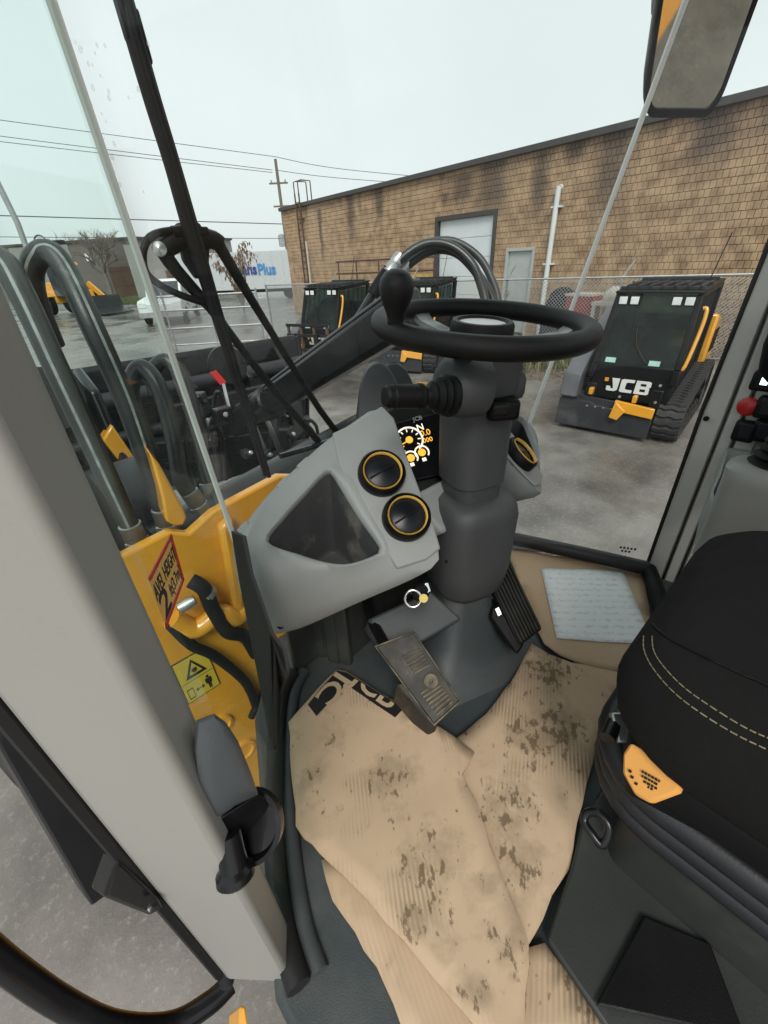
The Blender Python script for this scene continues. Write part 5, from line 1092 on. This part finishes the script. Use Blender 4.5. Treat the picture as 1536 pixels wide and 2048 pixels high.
tube('cable_harness',[YP(335,1240)+Vector((0,-.02,0)),YP(375,1278)+Vector((0,-.03,0)),YP(420,1300)+Vector((0,-.03,0)),YP(480,1350)+Vector((0,-.03,0)),YP(505,1400)+Vector((0,-.02,0))],.014,'rubber',wl,n=10)
lathe('hose_clip',[(.0205,-.008),(.0215,0),(.0205,.008)],YP(400,1168)+Vector((0,-.05,0)),Vector((.5,0,-1)),'zinc',wl,n=16)
lathe('pipe_elbow',[(.014,-.02),(.016,0),(.013,.02)],YP(362,1192)+Vector((0,-.04,0)),Vector((1,-.2,.2)),'zinc',wl,n=16)
for (px,py,r_) in ((440,1448,.038),(485,1500,.045)): lathe('pressed_boss',[(r_,0),(r_*.95,.012),(r_*.75,.014),(r_*.7,.006),(.001,.005)],YP(px,py)+Vector((0,0,0)),(0,-1,0),'yellow',wl,n=28)
tube('edge_bar',[YP(500,1430)+Vector((0,-.01,0)),YP(540,1330)+Vector((0,-.02,0))],.012,'blackmetal',wl,n=8,k=0)
cs_=[castL(*p) for p in ((462,1062),(484,1072),(500,1150),(542,1268),(566,1300),(572,1345),(556,1392),(549,1500),(538,1470),(520,1380),(498,1260),(478,1160))]
prism('corner_seal',cs_,Vector((.004,-.003,0)),'gasket',wl,bevel=.001)
tube('edge_lip',[YP(533,1470),YP(531,1530),YP(528,1590),YP(526,1650)],.011,'yellow',wl,n=8,k=0)
# warning sticker on the plate
s0,s1,s2,s3=[YP(*p)+Vector((0,-.0025,0)) for p in ((341,1331),(409,1292),(440,1366),(376,1408))]
sk=thing('warning_sticker',None,None); sk.parent=wl
prism('sticker_border',[s0,s1,s2,s3],(0,-.0008,0),'ink',sk,bevel=0)
cc=(s0+s1+s2+s3)/4; ins=[p+(cc-p)*.045+Vector((0,-.0012,0)) for p in (s0,s1,s2,s3)]
prism('sticker_field',ins,(0,-.0006,0),'stickeryellow',sk,bevel=0)
def SK(u,v,l=.0024): return s0.lerp(s1,u).lerp(s3.lerp(s2,u),v)+Vector((0,-l,0))
def sktri(pts,m='ink',nm='pictogram',l=.0022): return prism(nm,[SK(u,v,l) for u,v in pts],(0,-.0004,0),m,sk,bevel=0)
sktri([(.20,.46),(.50,.07),(.82,.46),(.74,.46),(.5,.15),(.28,.46)]); sktri([(.2,.47),(.82,.47),(.74,.41),(.28,.41)])
for a in range(7): 
    t=a*math.pi/7; sktri([(.5+.10*math.cos(t),.33+.07*math.sin(t)),(.5+.02*math.cos(t+1.57),.33+.02*math.sin(t+1.57)),(.5-.10*math.cos(t),.33-.07*math.sin(t)),(.5-.02*math.cos(t+1.57),.33-.02*math.sin(t+1.57))])
sktri([(.04,.525),(.96,.525),(.96,.535),(.04,.535)])
for q in ([(.10,.68),(.28,.68),(.28,.70),(.10,.70)],[(.10,.90),(.28,.90),(.28,.92),(.10,.92)],[(.10,.68),(.115,.68),(.115,.92),(.10,.92)],[(.265,.68),(.28,.68),(.28,.92),(.265,.92)],[(.36,.78),(.56,.78),(.56,.80),(.36,.80)],[(.33,.79),(.40,.74),(.40,.84)],[(.60,.79),(.53,.74),(.53,.84)],[(.70,.60),(.78,.60),(.78,.66),(.70,.66)],[(.64,.67),(.84,.67),(.83,.80),(.79,.80),(.78,.93),(.75,.93),(.74,.82),(.73,.93),(.70,.93),(.69,.80),(.65,.80)]): sktri(q)
# travel height sticker on the inside of the tinted corner pane
t1_,tm_,t3_,t4m=castL(341,1068),castL(303,1142),castL(367,1160),castL(348,1208)
up_=(t1_-t3_); xd_=(t1_-tm_).normalized(); nn=xd_.cross(up_).normalized()
if nn.dot(EYE-t1_)<0: nn=-nn
LW=(t1_-tm_).length*1.9
x0_=xd_*-LW
hs=thing('travel_height_sticker',None,None); hs.parent=wl
eP=pil(-1,t1_.z)+xd_*.012; reach=(t1_-eP).dot(xd_)
def clip(o,pt,nrm):
    bm=bmesh.new(); bm.from_mesh(o.data); bmesh.ops.bisect_plane(bm,geom=bm.verts[:]+bm.edges[:]+bm.faces[:],plane_co=pt,plane_no=nrm,clear_outer=True); bm.to_mesh(o.data); bm.free(); return o
def sk2(o): return clip(o,eP,-xd_)
sk2(prism('clear_film',[t1_+x0_*1.5,t1_,t3_,t3_+x0_*1.5],nn*.0004,'clear',hs,bevel=0))
def strip(a,b,wv): sk2(prism('red_border',[a,b,b+wv,a+wv],nn*.0009,'redsticker',hs,bevel=0))
hgt=up_.length
strip(t1_+x0_*1.5,t1_,up_*-.07); strip(t3_,t3_+x0_*1.5,up_*.07); strip(t1_,t3_,xd_*-.004)
RW=xd_*-reach
sk2(text('sticker_lettering','TRAVEL HEIGHT',hgt*.40,t1_-up_*.46+RW*.05+nn*.0006,xd_,nn,'ink',hs,ext=.0002,align='RIGHT',off=.0,width=reach*1.10))
sk2(text('sticker_lettering','ft(3.7m)',hgt*.36,t3_+up_*.18+RW*.05+nn*.0006,xd_,nn,'ink',hs,ext=.0002,align='RIGHT',off=.0,width=reach*.50))
sk2(text('sticker_lettering','12',hgt*.66,t3_+up_*.10+RW*.60+nn*.0006,xd_,nn,'ink',hs,ext=.0002,align='RIGHT',off=.0002,width=reach*.52))
# hydraulic hoses with crimped ends
def hose(P,r,fit=True,stripe=False,m='hose'):
    h=tube('hydraulic_hose',P,r,m,wl,n=16,k=8,ang=80)
    if fit:
        a=Vector(P[-1]); d=(Vector(P[-1])-Vector(P[-2])).normalized()
        lathe('crimp_collar',[(r*1.02,-.030),(r*1.18,-.028),(r*1.2,.012),(r*1.1,.016)],a,d,'zinc',h,n=20)
        lathe('hex_nut',[(r*1.05,.014),(r*1.32,.018),(r*1.32,.044),(r*1.1,.049)],a,d,'zinc',h,n=6,ang=20)
        lathe('pipe_stub',[(r*.8,.049),(r*.8,.16)],a,d,'yellow',h,n=14)
    if stripe:
        Q=cat(P,8); n=len(Q); V=[];F=[]
        for i in range(n):
            t=(Q[min(i+1,n-1)]-Q[max(i-1,0)]).normalized(); v=(EYE-Q[i]); v=(v-t*v.dot(t)).normalized(); w_=t.cross(v)
            v2=(v*.92-w_*.35*stripe).normalized(); w2=t.cross(v2)
            for k in (-1,0,1): V.append(Q[i]+(v2+w2*(.13*k)).normalized()*(r*1.012))
        for i in range(n-1): 
            for k in (0,1): F.append((3*i+k,3*i+k+1,3*i+k+4,3*i+k+3))
        mesh('print_stripe',V,F,mat('hose print stripe',(.27,.29,.285),.5,var=.3,vscale=60),h,smooth=True)
    return h
hy=.86
def HY(px,py,y=None): return Y(px,py,hy if y is None else y)
h1=hose([HY(-70,640,1.0),HY(-40,540,.98),HY(2,520,.94),HY(40,580,.90),HY(110,730),HY(185,890),HY(268,1068)],.0215,stripe=-.6)
h2=hose([HY(108,690,1.05),HY(72,600,1.02),HY(64,535,.98),HY(92,503,.95),HY(128,535,.92),HY(188,660),HY(250,800),HY(295,930),HY(330,1036)],.0215,stripe=1)
hp_=HY(196,925); he=(EYE-hp_).normalized(); text('hose_print','25 MM (4000 PSI)',.013,hp_+he*.0235-(HY(150,830)-hp_).normalized()*.02+Vector((.006,0,0)),(HY(140,795)-hp_),he,'ink',h1,ext=.0002)
h3=hose([HY(300,900,1.05),HY(270,830,1.05),HY(262,770,1.05),HY(283,735,1.04),HY(318,775,1.0),HY(345,870,.97),HY(362,960,.95),HY(390,1000,.94)],.021)
h4=hose([HY(312,790,1.15),HY(305,745,1.15),HY(335,722,1.12),HY(372,775,1.08),HY(395,860,1.04),HY(408,930,1.02),HY(418,985,1.0)],.020)
tube('thin_pipe',[HY(372,850,.98),HY(378,940,.96),HY(400,1015,.93),HY(405,1028,.92)],.006,'rubber',wl,n=8)
lathe('cross_shaft',[(.06,0),(.062,.02),(.062,.85),(.05,.87)],Vector((-.42,.95,1.80)),(1,.08,.12),'hose',wl,n=28)
# pivot drum and dark tower plates seen behind the hoses
lathe('pivot_drum',[(.05,0),(.13,.01),(.13,.16),(.05,.17)],Vector((-.50,1.12,1.86)),(1,.1,0),'charcoal',wl,n=32)
prism('tower_plate',[(-.56,1.05,1.4),(-.56,1.3,2.30),(-.56,1.45,2.34),(-.56,1.75,1.9),(-.56,1.75,1.4)],(.03,0,0),'charcoal',wl,bevel=.01)
prism('tower_plate',[(-.38,1.15,1.4),(-.38,1.35,2.15),(-.38,1.5,2.2),(-.38,1.8,1.8),(-.38,1.8,1.4)],(.03,0,0),'blackmetal',wl,bevel=.01)
prism('yellow_link',[Y(225,850,1.3),Y(300,960,1.3),Y(280,975,1.3),Y(205,880,1.3)],(0,.05,0),'yellow',wl,bevel=.006)
# bucket, carried high
bkt=thing('bucket',None,None); bkt.parent=wl
by=3.25
prof=[(by,1.90),(by+.02,1.93),(by+.50,1.86),(by+.45,1.80),(by+.12,1.72),(by+.06,1.35),(by+.14,.98),(by+.40,.80),(by+1.1,.82),(by+1.1,.78),(by+.36,.74),(by+.06,.92),(by-.03,1.35)]
prism('shell',[(-1.2,y,z) for y,z in prof],(2.75,0,0),'blackmetal',bkt,bevel=.008)
for x in (-1.22,1.55): prism('side_plate',[(x,by,1.92),(x,by+.5,1.86),(x,by+1.05,.9),(x,by+1.1,.78),(x,by+.36,.74),(x,by+.05,.92),(x,by-.04,1.35)],(.03,0,0),'blackmetal',bkt,bevel=.008)
for z in (1.72,1.46,1.2): tube('back_tube',[(-1.15,by-.10,z),(1.5,by-.10,z)],.055 if z>1.5 else .04,'charcoal',bkt,n=12,k=0)
for x in (-.7,-.3,.1,.5,.95,1.3): prism('hitch_rib',[(x,by-.02,1.86),(x,by-.18,1.7),(x,by-.16,1.15),(x,by-.02,1.0)],(.04,0,0),'blackmetal',bkt,bevel=.006)
lathe('bucket_disc',[(.001,0),(.125,.0),(.13,.015),(.125,.03),(.001,.03)],Y(455,730,by-.45),Vector((-.5,-1,.2)),'blackmetal',bkt,n=32)
rp=Y(437,758,by-.5); e1=(Y(452,768,by-.5)-Y(425,744,by-.5)); prism('red_flag',[Y(420,746,by-.5),Y(433,741,by-.5),Y(453,764,by-.5),Y(441,770,by-.5)],(0,.01,0),'redsticker',bkt,bevel=0)
tube('flag_stem',[Y(447,768,by-.5),Y(462,830,by-.6)],.012,'steel',bkt,n=6,k=0)
# lift arms, tilt cylinder, carriage
la=thing('lift_arm',None,None); la.parent=wl
def bar(name,a,b,wd,ht,m,parent,bevel=.012): a=Vector(a); b=Vector(b); return box(name,(a+b)/2,(wd,ht,(b-a).length),m,parent,rot=frame(b-a,(1,0,0)),bevel=bevel)
A0=D(775,650,1.55); A1=D(470,850,2.75)
bar('arm_beam',A0+(A0-A1)*.1,A1,.10,.15,'blackmetal',la,bevel=.022)
bar('arm_lit_top',A0+(A0-A1)*.1+Vector((0,.02,.078)),A1.lerp(A0,.12)+Vector((0,.02,.078)),.085,.012,'boomgrey',la,bevel=.004)  # paler strip paints the light on the beam's upper edge
lathe('arm_collar',[(.083,0),(.095,.01),(.095,.10),(.083,.11)],A0.lerp(A1,.62),(A1-A0),'blackmetal',la,n=20)
B0=D(700,668,1.55); bar('upper_channel',D(748,628,1.62),D(600,735,2.25),.05,.07,'blackmetal',la)
bar('cylinder_rod',D(618,728,2.1),D(520,815,2.6),.05,.05,'chrome',la,bevel=.02)
for px,py,d_ in ((505,812,2.6),(520,800,2.55)): lathe('arm_fitting',[(.02,-.05),(.03,-.04),(.03,.04),(.02,.05)],D(px,py,d_),(A1-A0),'zinc',la,n=12)
# left arm, mostly behind the hoses
tube('arm_tube',[Vector((-.48,1.35,2.15)),Vector((-.55,2.2,1.9)),Vector((-.55,3.1,1.25))],.09,'charcoal',la,n=16,k=0)
bar('carriage_beam',Y(275,905,2.7),Y(600,870,2.7),.14,.14,'blackmetal',la)
box('carriage_plate',Y(470,870,2.75),(.75,.05,.62),'blackmetal',la,bevel=.01)
for px in (425,438): 
    tube('carriage_hose',[Y(px,850,2.6),Y(px+4,880,2.58),Y(px+10,930,2.5),Y(px+12,960,2.45)],.022,'rubber',la,n=8)
    lathe('carriage_fitting',[(.03,-.06),(.036,-.05),(.036,.03),(.03,.04)],Y(px-2,845,2.6),(0,0,1),'zinc',la,n=10)
    lathe('carriage_nut',[(.04,-.02),(.04,.02)],Y(px+1,872,2.59),(0,0,1),'zinc',la,n=6)
for px in (500,530): tube('tilt_rod',[Y(px,830,2.4),Y(px+35,915,2.4)],.018,'steel',la,n=8,k=0)
prism('hitch_side',[Y(560,790,2.5),Y(600,765,2.5),Y(612,860,2.5),Y(585,895,2.5),Y(540,900,2.5)],(0,.08,0),'charcoal',la,bevel=.02)
random.seed(21)
for i in range(9):
    px,py=random.uniform(385,600),random.uniform(780,860); yy0=random.uniform(2.2,2.7); w_=random.uniform(15,45); h_=random.uniform(30,80)
    tube('small_hose',[Y(px,py+h_,yy0),Y(px+w_*.1,py+h_*.3,yy0),Y(px+w_*.5,py,yy0-.05),Y(px+w_*.95,py+h_*.35,yy0),Y(px+w_*1.1,py+h_,yy0+.05)],random.uniform(.012,.02),'rubber' if i%3 else 'hose',la,n=8)
for i in range(12):
    px,py=random.uniform(390,600),random.uniform(790,920); c_=Y(px,py,random.uniform(2.25,2.6)); box('valve_block',c_,(random.uniform(.04,.11),random.uniform(.04,.1),random.uniform(.04,.14)),random.choice(('blackmetal','charcoal','charcoal')),la,rot=rotz(random.uniform(0,1)),bevel=.008); lathe('valve_port',[(.012,0),(.016,.01),(.016,.03),(.01,.035)],c_+Vector((0,-.05,.02)),(random.uniform(-.4,.4),-1,.3),random.choice(('zinc','blackmetal')),la,n=8)
# arching hose bundle over the boom at centre
def arch(pts,dep,r,fit=None):
    P=[D(x,y,d) for (x,y),d in zip(pts,dep)]; return tube('boom_hose',P,r,'hose',la,n=12,k=6,ang=80)
arch([(595,735),(640,705),(705,650),(745,590),(790,530),(845,490),(900,492),(945,530),(968,590),(975,640)],[2.2,2.1,1.95,1.85,1.8,1.78,1.78,1.78,1.8,1.8],.019)
arch([(600,742),(655,712),(720,655),(765,595),(808,538),(860,502),(912,505),(955,548),(985,600),(990,650)],[2.25,2.15,2.0,1.9,1.85,1.83,1.83,1.83,1.85,1.85],.019)
arch([(845,486),(905,482),(958,515),(988,570),(1000,620)],[1.95,1.95,1.95,1.95,1.95],.017)
for px,py,d_,dx in ((788,530,1.8,0),(802,543,1.85,0)): lathe('hose_coupling',[(.022,-.05),(.028,-.045),(.028,-.01),(.024,0),(.028,.01),(.028,.045),(.022,.05)],D(px,py,d_),D(px+30,py-40,d_)-D(px,py,d_),'zinc',la,n=12)
tube('hose_sleeve',[D(745,590,1.84),D(765,560,1.82),D(780,540,1.80)],.030,'rubber',la,n=12,k=3)
# twin arched hose guards beyond the dashboard
for dx,dd_ in ((0,1.20),(32,1.32)):
    P=[D(x+dx,y,dd_) for x,y in ((714,845),(722,780),(735,740),(757,727),(780,740),(797,775),(806,815))]
    V=cat(P,5); n=len(V); off=Vector((.02,.03,0))
    prism('hose_guard',V,off,'charcoal',wl,bevel=.003)
prism('yellow_bracket',[D(818,778,1.1),D(838,763,1.1),D(866,766,1.1),D(868,782,1.1),D(840,786,1.1)],(.02,.03,-.01),'yellow',wl,bevel=.004)
# ================================================================== wiper (outside the windscreen)
wp=thing('wiper',None,None); wp.parent=wl
wy=.575
def WY(px,py,o=0): return Y(px,py,wy+o)
wb=[WY(243,-30),WY(262,50),WY(305,200),WY(345,330),WY(385,470),WY(425,600),WY(470,745),WY(532,950)]
tube('blade_spine',wb,[.0085,.012,.0125,.0125,.0135,.0115,.010,.006],'black',wp,n=8,k=4)
tube('blade_rubber',[p-Vector((.0,.014,.0)) for p in wb],.0045,'rubber',wp,n=6,k=4)
for i,(px,py) in enumerate(((255,28),(272,75))): box('blade_clip',WY(px,py),(.022,.018,.05),'black',wp,rot=frame((wb[2]-wb[1])),bevel=.004)
prism('blade_bracket',[WY(355,445,.02),WY(395,440,.02),WY(422,470,.02),WY(420,540,.02),WY(398,560,.02),WY(370,520,.02)],(0,.02,0),'black',wp,bevel=.005)
tube('wiper_arm',[WY(432,478,.02),WY(455,520,.02),WY(540,660,.015),WY(640,820,.0),WY(692,885,-.01)],[.011,.010,.0075,.0075,.008],'black',wp,n=8,k=3)
tube('wiper_arm',[WY(325,500,.02),WY(352,540,.02),WY(420,615,.015),WY(470,680,.01),WY(560,795,0),WY(645,892,-.01)],[.012,.011,.009,.0075,.0075,.008],'black',wp,n=8,k=3)
tube('arm_link',[WY(322,502,.02),WY(365,478,.02),WY(420,478,.02),WY(440,488,.02)],.014,'black',wp,n=8,k=3)
lathe('pivot_cap',[(.010,0),(.0105,.005),(.001,.009)],WY(320,500,.012),(-.5,-1,.3),'zinc',wp,n=14)
tube('washer_hose',[WY(388,464,.01),WY(340,462,.015),WY(300,475,.015),WY(286,510,.015),WY(298,552,.015),WY(350,585,.015),WY(405,605,.01)],.0055,'black',wp,n=8)
tube('washer_jet',[WY(345,465,.012),WY(400,458,.012)],.0085,'black',wp,n=8,k=0)
box('arm_clip',WY(402,463,.01),(.02,.02,.012),'black',wp,bevel=.003)
tube('wiper_bar',[WY(560,912,-.02),WY(620,895,-.02),WY(700,868,-.02)],.006,'blackmetal',wp,n=6,k=2)
bvW=BVHTree.FromPolygons([tuple(v) for v in gWV],gWF); dm=MB(); random.seed(5)
for i in range(55):
    px,py=random.gauss(205,38),random.uniform(80,420)
    d=ray(px,py).normalized(); h=bvW.ray_cast(EYE,d)
    if not h[0]: continue
    n_=h[1] if h[1].dot(d)>0 else -h[1]; fr_=frame(n_); r_=random.uniform(.0007,.0018); rows=[(1,.0),(.8,.45),(.4,.75)]
    V=[h[0]+n_*.0022+fr_@Vector((r_*k*math.cos(a*math.pi/4),r_*1.25*k*math.sin(a*math.pi/4),r_*z_)) for k,z_ in rows for a in range(8)]+[h[0]+n_*(.0022+r_*.8)]
    F=[(b_*8+a,b_*8+(a+1)%8,(b_+1)*8+(a+1)%8,(b_+1)*8+a) for b_ in (0,1) for a in range(8)]+[(16+a,16+(a+1)%8,24) for a in range(8)]
    dm.add(V,F)
rd=dm.build('rain_drops','drop',gW,smooth=True); rd['kind']='stuff'
# windscreen foot gasket
P=[]
for i in range(17):
    u=i/16; z=2.02+.07*math.sin(math.pi*u); p=joint(-1,z).lerp(joint(1,z),u); p.y+=.17*4*u*(1-u)-.012; P.append(p)
tube('windscreen_gasket',P,.014,'gasket',wl,n=8,k=2)
# ================================================================== mirror outside the right side
mr=thing('side_mirror',None,None); mr.parent=wl
m0,m1,m2,m3=D(1325,-60,1.28),D(1532,-60,1.20),D(1432,228,1.20),D(1290,222,1.28)
quad=[D(1340,-170,1.08),D(1560,-150,1.00),D(1424,229,1.17),D(1288,229,1.24)]
MNR=Vector((-.522,-.692,-.50)).normalized(); MP=D(1390,60,1.15)
def mrect(f,l,r_=.16):
    out=[]
    Q=((1345,-190),(1575,-170),(1428,231),(1284,231))
    for x,y in rrect(1,1,.30,6):
        u=(x*f+1)/2; v=(1-y*f)/2
        a0=Q[0][0]+(Q[1][0]-Q[0][0])*u; a1=Q[0][1]+(Q[1][1]-Q[0][1])*u; b0=Q[3][0]+(Q[2][0]-Q[3][0])*u; b1=Q[3][1]+(Q[2][1]-Q[3][1])*u
        out.append(PL(a0+(b0-a0)*v,a1+(b1-a1)*v,MP,MNR)+MNR*l)
    return out
loft('mirror_housing',[mrect(.55,-.075),mrect(.88,-.06),mrect(1.0,-.02),mrect(1.02,.002),mrect(1.0,.008),mrect(.93,.008),mrect(.915,.002)],'black',mr,ang=40)
mesh('mirror_glass',mrect(.92,.0035),[tuple(range(28))],'mirror',mr)
tube('mirror_arm',[MP-MNR*.05,D(1330,-20,1.3),D(1312,20,1.32),D(1320,-120,1.34),D(1330,-300,1.34)],.014,'blackmetal',mr,n=8)
# glass maker's mark low in the right pane
p=PL(1262,1098,joint(1,1.7),(joint(1,1.7)-pil(1,1.7)).cross(Vector((0,0,1)))); pn=(joint(1,1.7)-pil(1,1.7)).cross(Vector((0,0,1))).normalized()
if pn.dot(EYE-p)<0: pn=-pn
xdR=(pil(1,1.7)-joint(1,1.7)).normalized()
for row,n_ in ((0,5),(1,3)):
    for k in range(n_): q=p+pn*.004+xdR*(-.03+.009*k+.006*row)-Vector((0,0,.011*row)); prism('glass_mark',[q,q+xdR*.0055,q+xdR*.0055+Vector((0,0,.007)),q+Vector((0,0,.007))],pn*.0003,'ink',gR,bevel=0)
# ================================================================== cardboard on the floor, paper
def z4(x,y): return 560+x/2.194,1300+y/2.194
def sheet(name,label,cat_,pts,z,m,th=.004,amp=.003,fold=None,seed=0,group=None,cuts=3):
    P=[Z(px,py,z) for px,py in pts]; c=sum(P,Vector())/len(P); c.z=z
    bm=bmesh.new(); vs=[bm.verts.new(p-c) for p in P]; f=bm.faces.new(vs); bmesh.ops.triangulate(bm,faces=[f])
    for _ in range(cuts): bmesh.ops.subdivide_edges(bm,edges=[e for e in bm.edges if e.calc_length()>.035],cuts=1,use_grid_fill=True); bmesh.ops.triangulate(bm,faces=bm.faces)
    for v in bm.verts:
        w_=v.co+c; v.co.z+=amp*noise.noise(Vector((w_.x*7+seed,w_.y*7,seed)))+amp*.4*noise.noise(Vector((w_.x*22,w_.y*22,seed)))
        if fold: v.co.z+=fold(w_)
    for v in bm.verts:
        if v.is_boundary and th>.002:
            w_=v.co+c; v.co.x+=.0035*noise.noise(Vector((w_.x*60,w_.y*60,1+seed))); v.co.y+=.0035*noise.noise(Vector((w_.x*60,w_.y*60,9+seed))); v.co.z+=.004*max(0,noise.noise(Vector((w_.x*9,w_.y*9,3+seed))))
    me=bpy.data.meshes.new(name); bm.to_mesh(me); bm.free(); me.materials.append(M(m)); me.shade_smooth()
    o=link(name,me); o.location=c; s=o.modifiers.new('solid','SOLIDIFY'); s.thickness=th; s.offset=1
    bmn=bmesh.new(); bmn.from_mesh(me); bmesh.ops.recalc_face_normals(bmn,faces=bmn.faces)
    if sum(f.normal.z for f in bmn.faces)<0: bmesh.ops.reverse_faces(bmn,faces=bmn.faces)
    bmn.to_mesh(me); bmn.free()
    tag(o,label,cat_,group); return o
GC='cardboard sheets laid on the cab floor'
sheet('cardboard_sheet','pale cardboard strip lowest on the floor at the bottom left of the pile','cardboard',[z4(*p) for p in ((185,925),(232,1100),(330,1250),(420,1400),(500,1560),(560,1720),(1000,1760),(1000,1300),(600,960),(300,900))],FZ+.006,CARD[2],seed=3,group=GC)
sheet('cardboard_sheet','cardboard piece at the bottom edge beside the seat pedestal','cardboard',[z4(*p) for p in ((1160,1290),(1240,1400),(1330,1520),(1450,1720),(900,1760),(950,1350))],FZ+.0065,CARD[1],seed=5,group=GC)
sheet('cardboard_sheet','clean cardboard sheet under the white paper by the right window','cardboard',[(1012,1098),(1060,1102),(1150,1118),(1285,1146),(1298,1215),(1300,1262),(1370,1290),(1420,1400),(1262,1348),(1180,1336),(1120,1312),(1088,1290),(1075,1262),(1040,1175)],FZ+.007,CARD[3],seed=7,group=GC,amp=.002)
sheet('cardboard_sheet','muddy corrugated cardboard sheet lying right of the brake pedal','cardboard',[z4(*p) for p in ((1105,-20),(1175,22),(1280,60),(1390,82),(1540,120),(1640,200),(1475,200),(1440,330),(1390,420),(1340,600),(1300,760),(1285,880),(1270,960),(1190,1080),(1150,1180),(1090,1300),(1000,1480),(820,1400),(700,900),(640,520),(760,405),(900,290),(1010,150))],FZ+.013,CARD[1],seed=9,group=GC,amp=.004)
def foldA(p):
    a=Z(*z4(780,560),FZ); b=Z(*z4(1085,1300),FZ); d=(b-a).xy.normalized(); n_=Vector((-d.y,d.x)); s=(p.xy-a.xy).dot(n_); return .010*max(0,1-abs(s)/.05)
A_pts=[z4(*p) for p in ((40,320),(120,232),(205,135),(250,88),(292,96),(400,165),(520,240),(640,318),(770,400),(852,458),(800,560),(860,700),(940,940),(1010,1110),(1085,1295),(1090,1400),(1070,1640),(1060,1740),(930,1740),(840,1640),(690,1450),(540,1272),(400,1120),(270,985),(180,900),(108,828),(74,780),(58,620),(46,460))]
shA=sheet('cardboard_sheet','large cardboard sheet with black printed letters at its front corner','cardboard',A_pts,FZ+.019,CARD[0],seed=1,group=GC,amp=.0035,fold=foldA,cuts=4)
# printed bands with letters, clipped at the sheet edges
zt=FZ+.019+.0065
def onA(x,y): return Z(*z4(x,y),zt)
def flat(name,P,m,z,parent=shA):
    c=parent.location; return prism(name,[Vector((p.x,p.y,z))-c for p in P],(0,0,.0006),m,parent,bevel=0)
flat('printed_band',[onA(*p) for p in ((250,92),(292,100),(290,150),(160,290),(122,240),(180,168))],'ink',zt)
flat('printed_band',[onA(*p) for p in ((292,100),(400,167),(520,242),(542,258),(505,296),(400,226),(290,150))],'ink',zt)
def edgetext(s_,a,b,size,width,e0,e1,keep,flip=1):
    a=onA(*a); b=onA(*b); o=text('printed_letter',s_,size,Vector((a.x,a.y,zt+.0009))-shA.location,(b-a),(0,0,1),'cardtan',shA,ext=.0002,off=.0012,width=width)
    p0=onA(*e0)-shA.location; d=(onA(*e1)-onA(*e0)); n_=Vector((-d.y,d.x,0)).normalized(); k_=onA(*keep)-shA.location
    if (k_-p0).dot(n_)>0: n_=-n_
    return clip(o,p0,n_)
wd=(onA(140,262)-onA(282,118)).length
edgetext('JC',(256,92),(118,236),.062,wd*.86,(240,104),(126,236),(250,170))
wd=(onA(505,296)-onA(292,152)).length
edgetext('JCB',(304,142),(508,280),.066,wd*.9,(292,104),(534,256),(400,220))
pap=sheet('paper_sheet','white handwritten paper sheet lying on the clean cardboard by the right window','paper',[(1082,1137),(1165,1139),(1246,1141),(1268,1195),(1296,1262),(1302,1288),(1200,1283),(1113,1276),(1098,1208)],FZ+.0135,'paper',th=.0008,amp=.0015,seed=4)
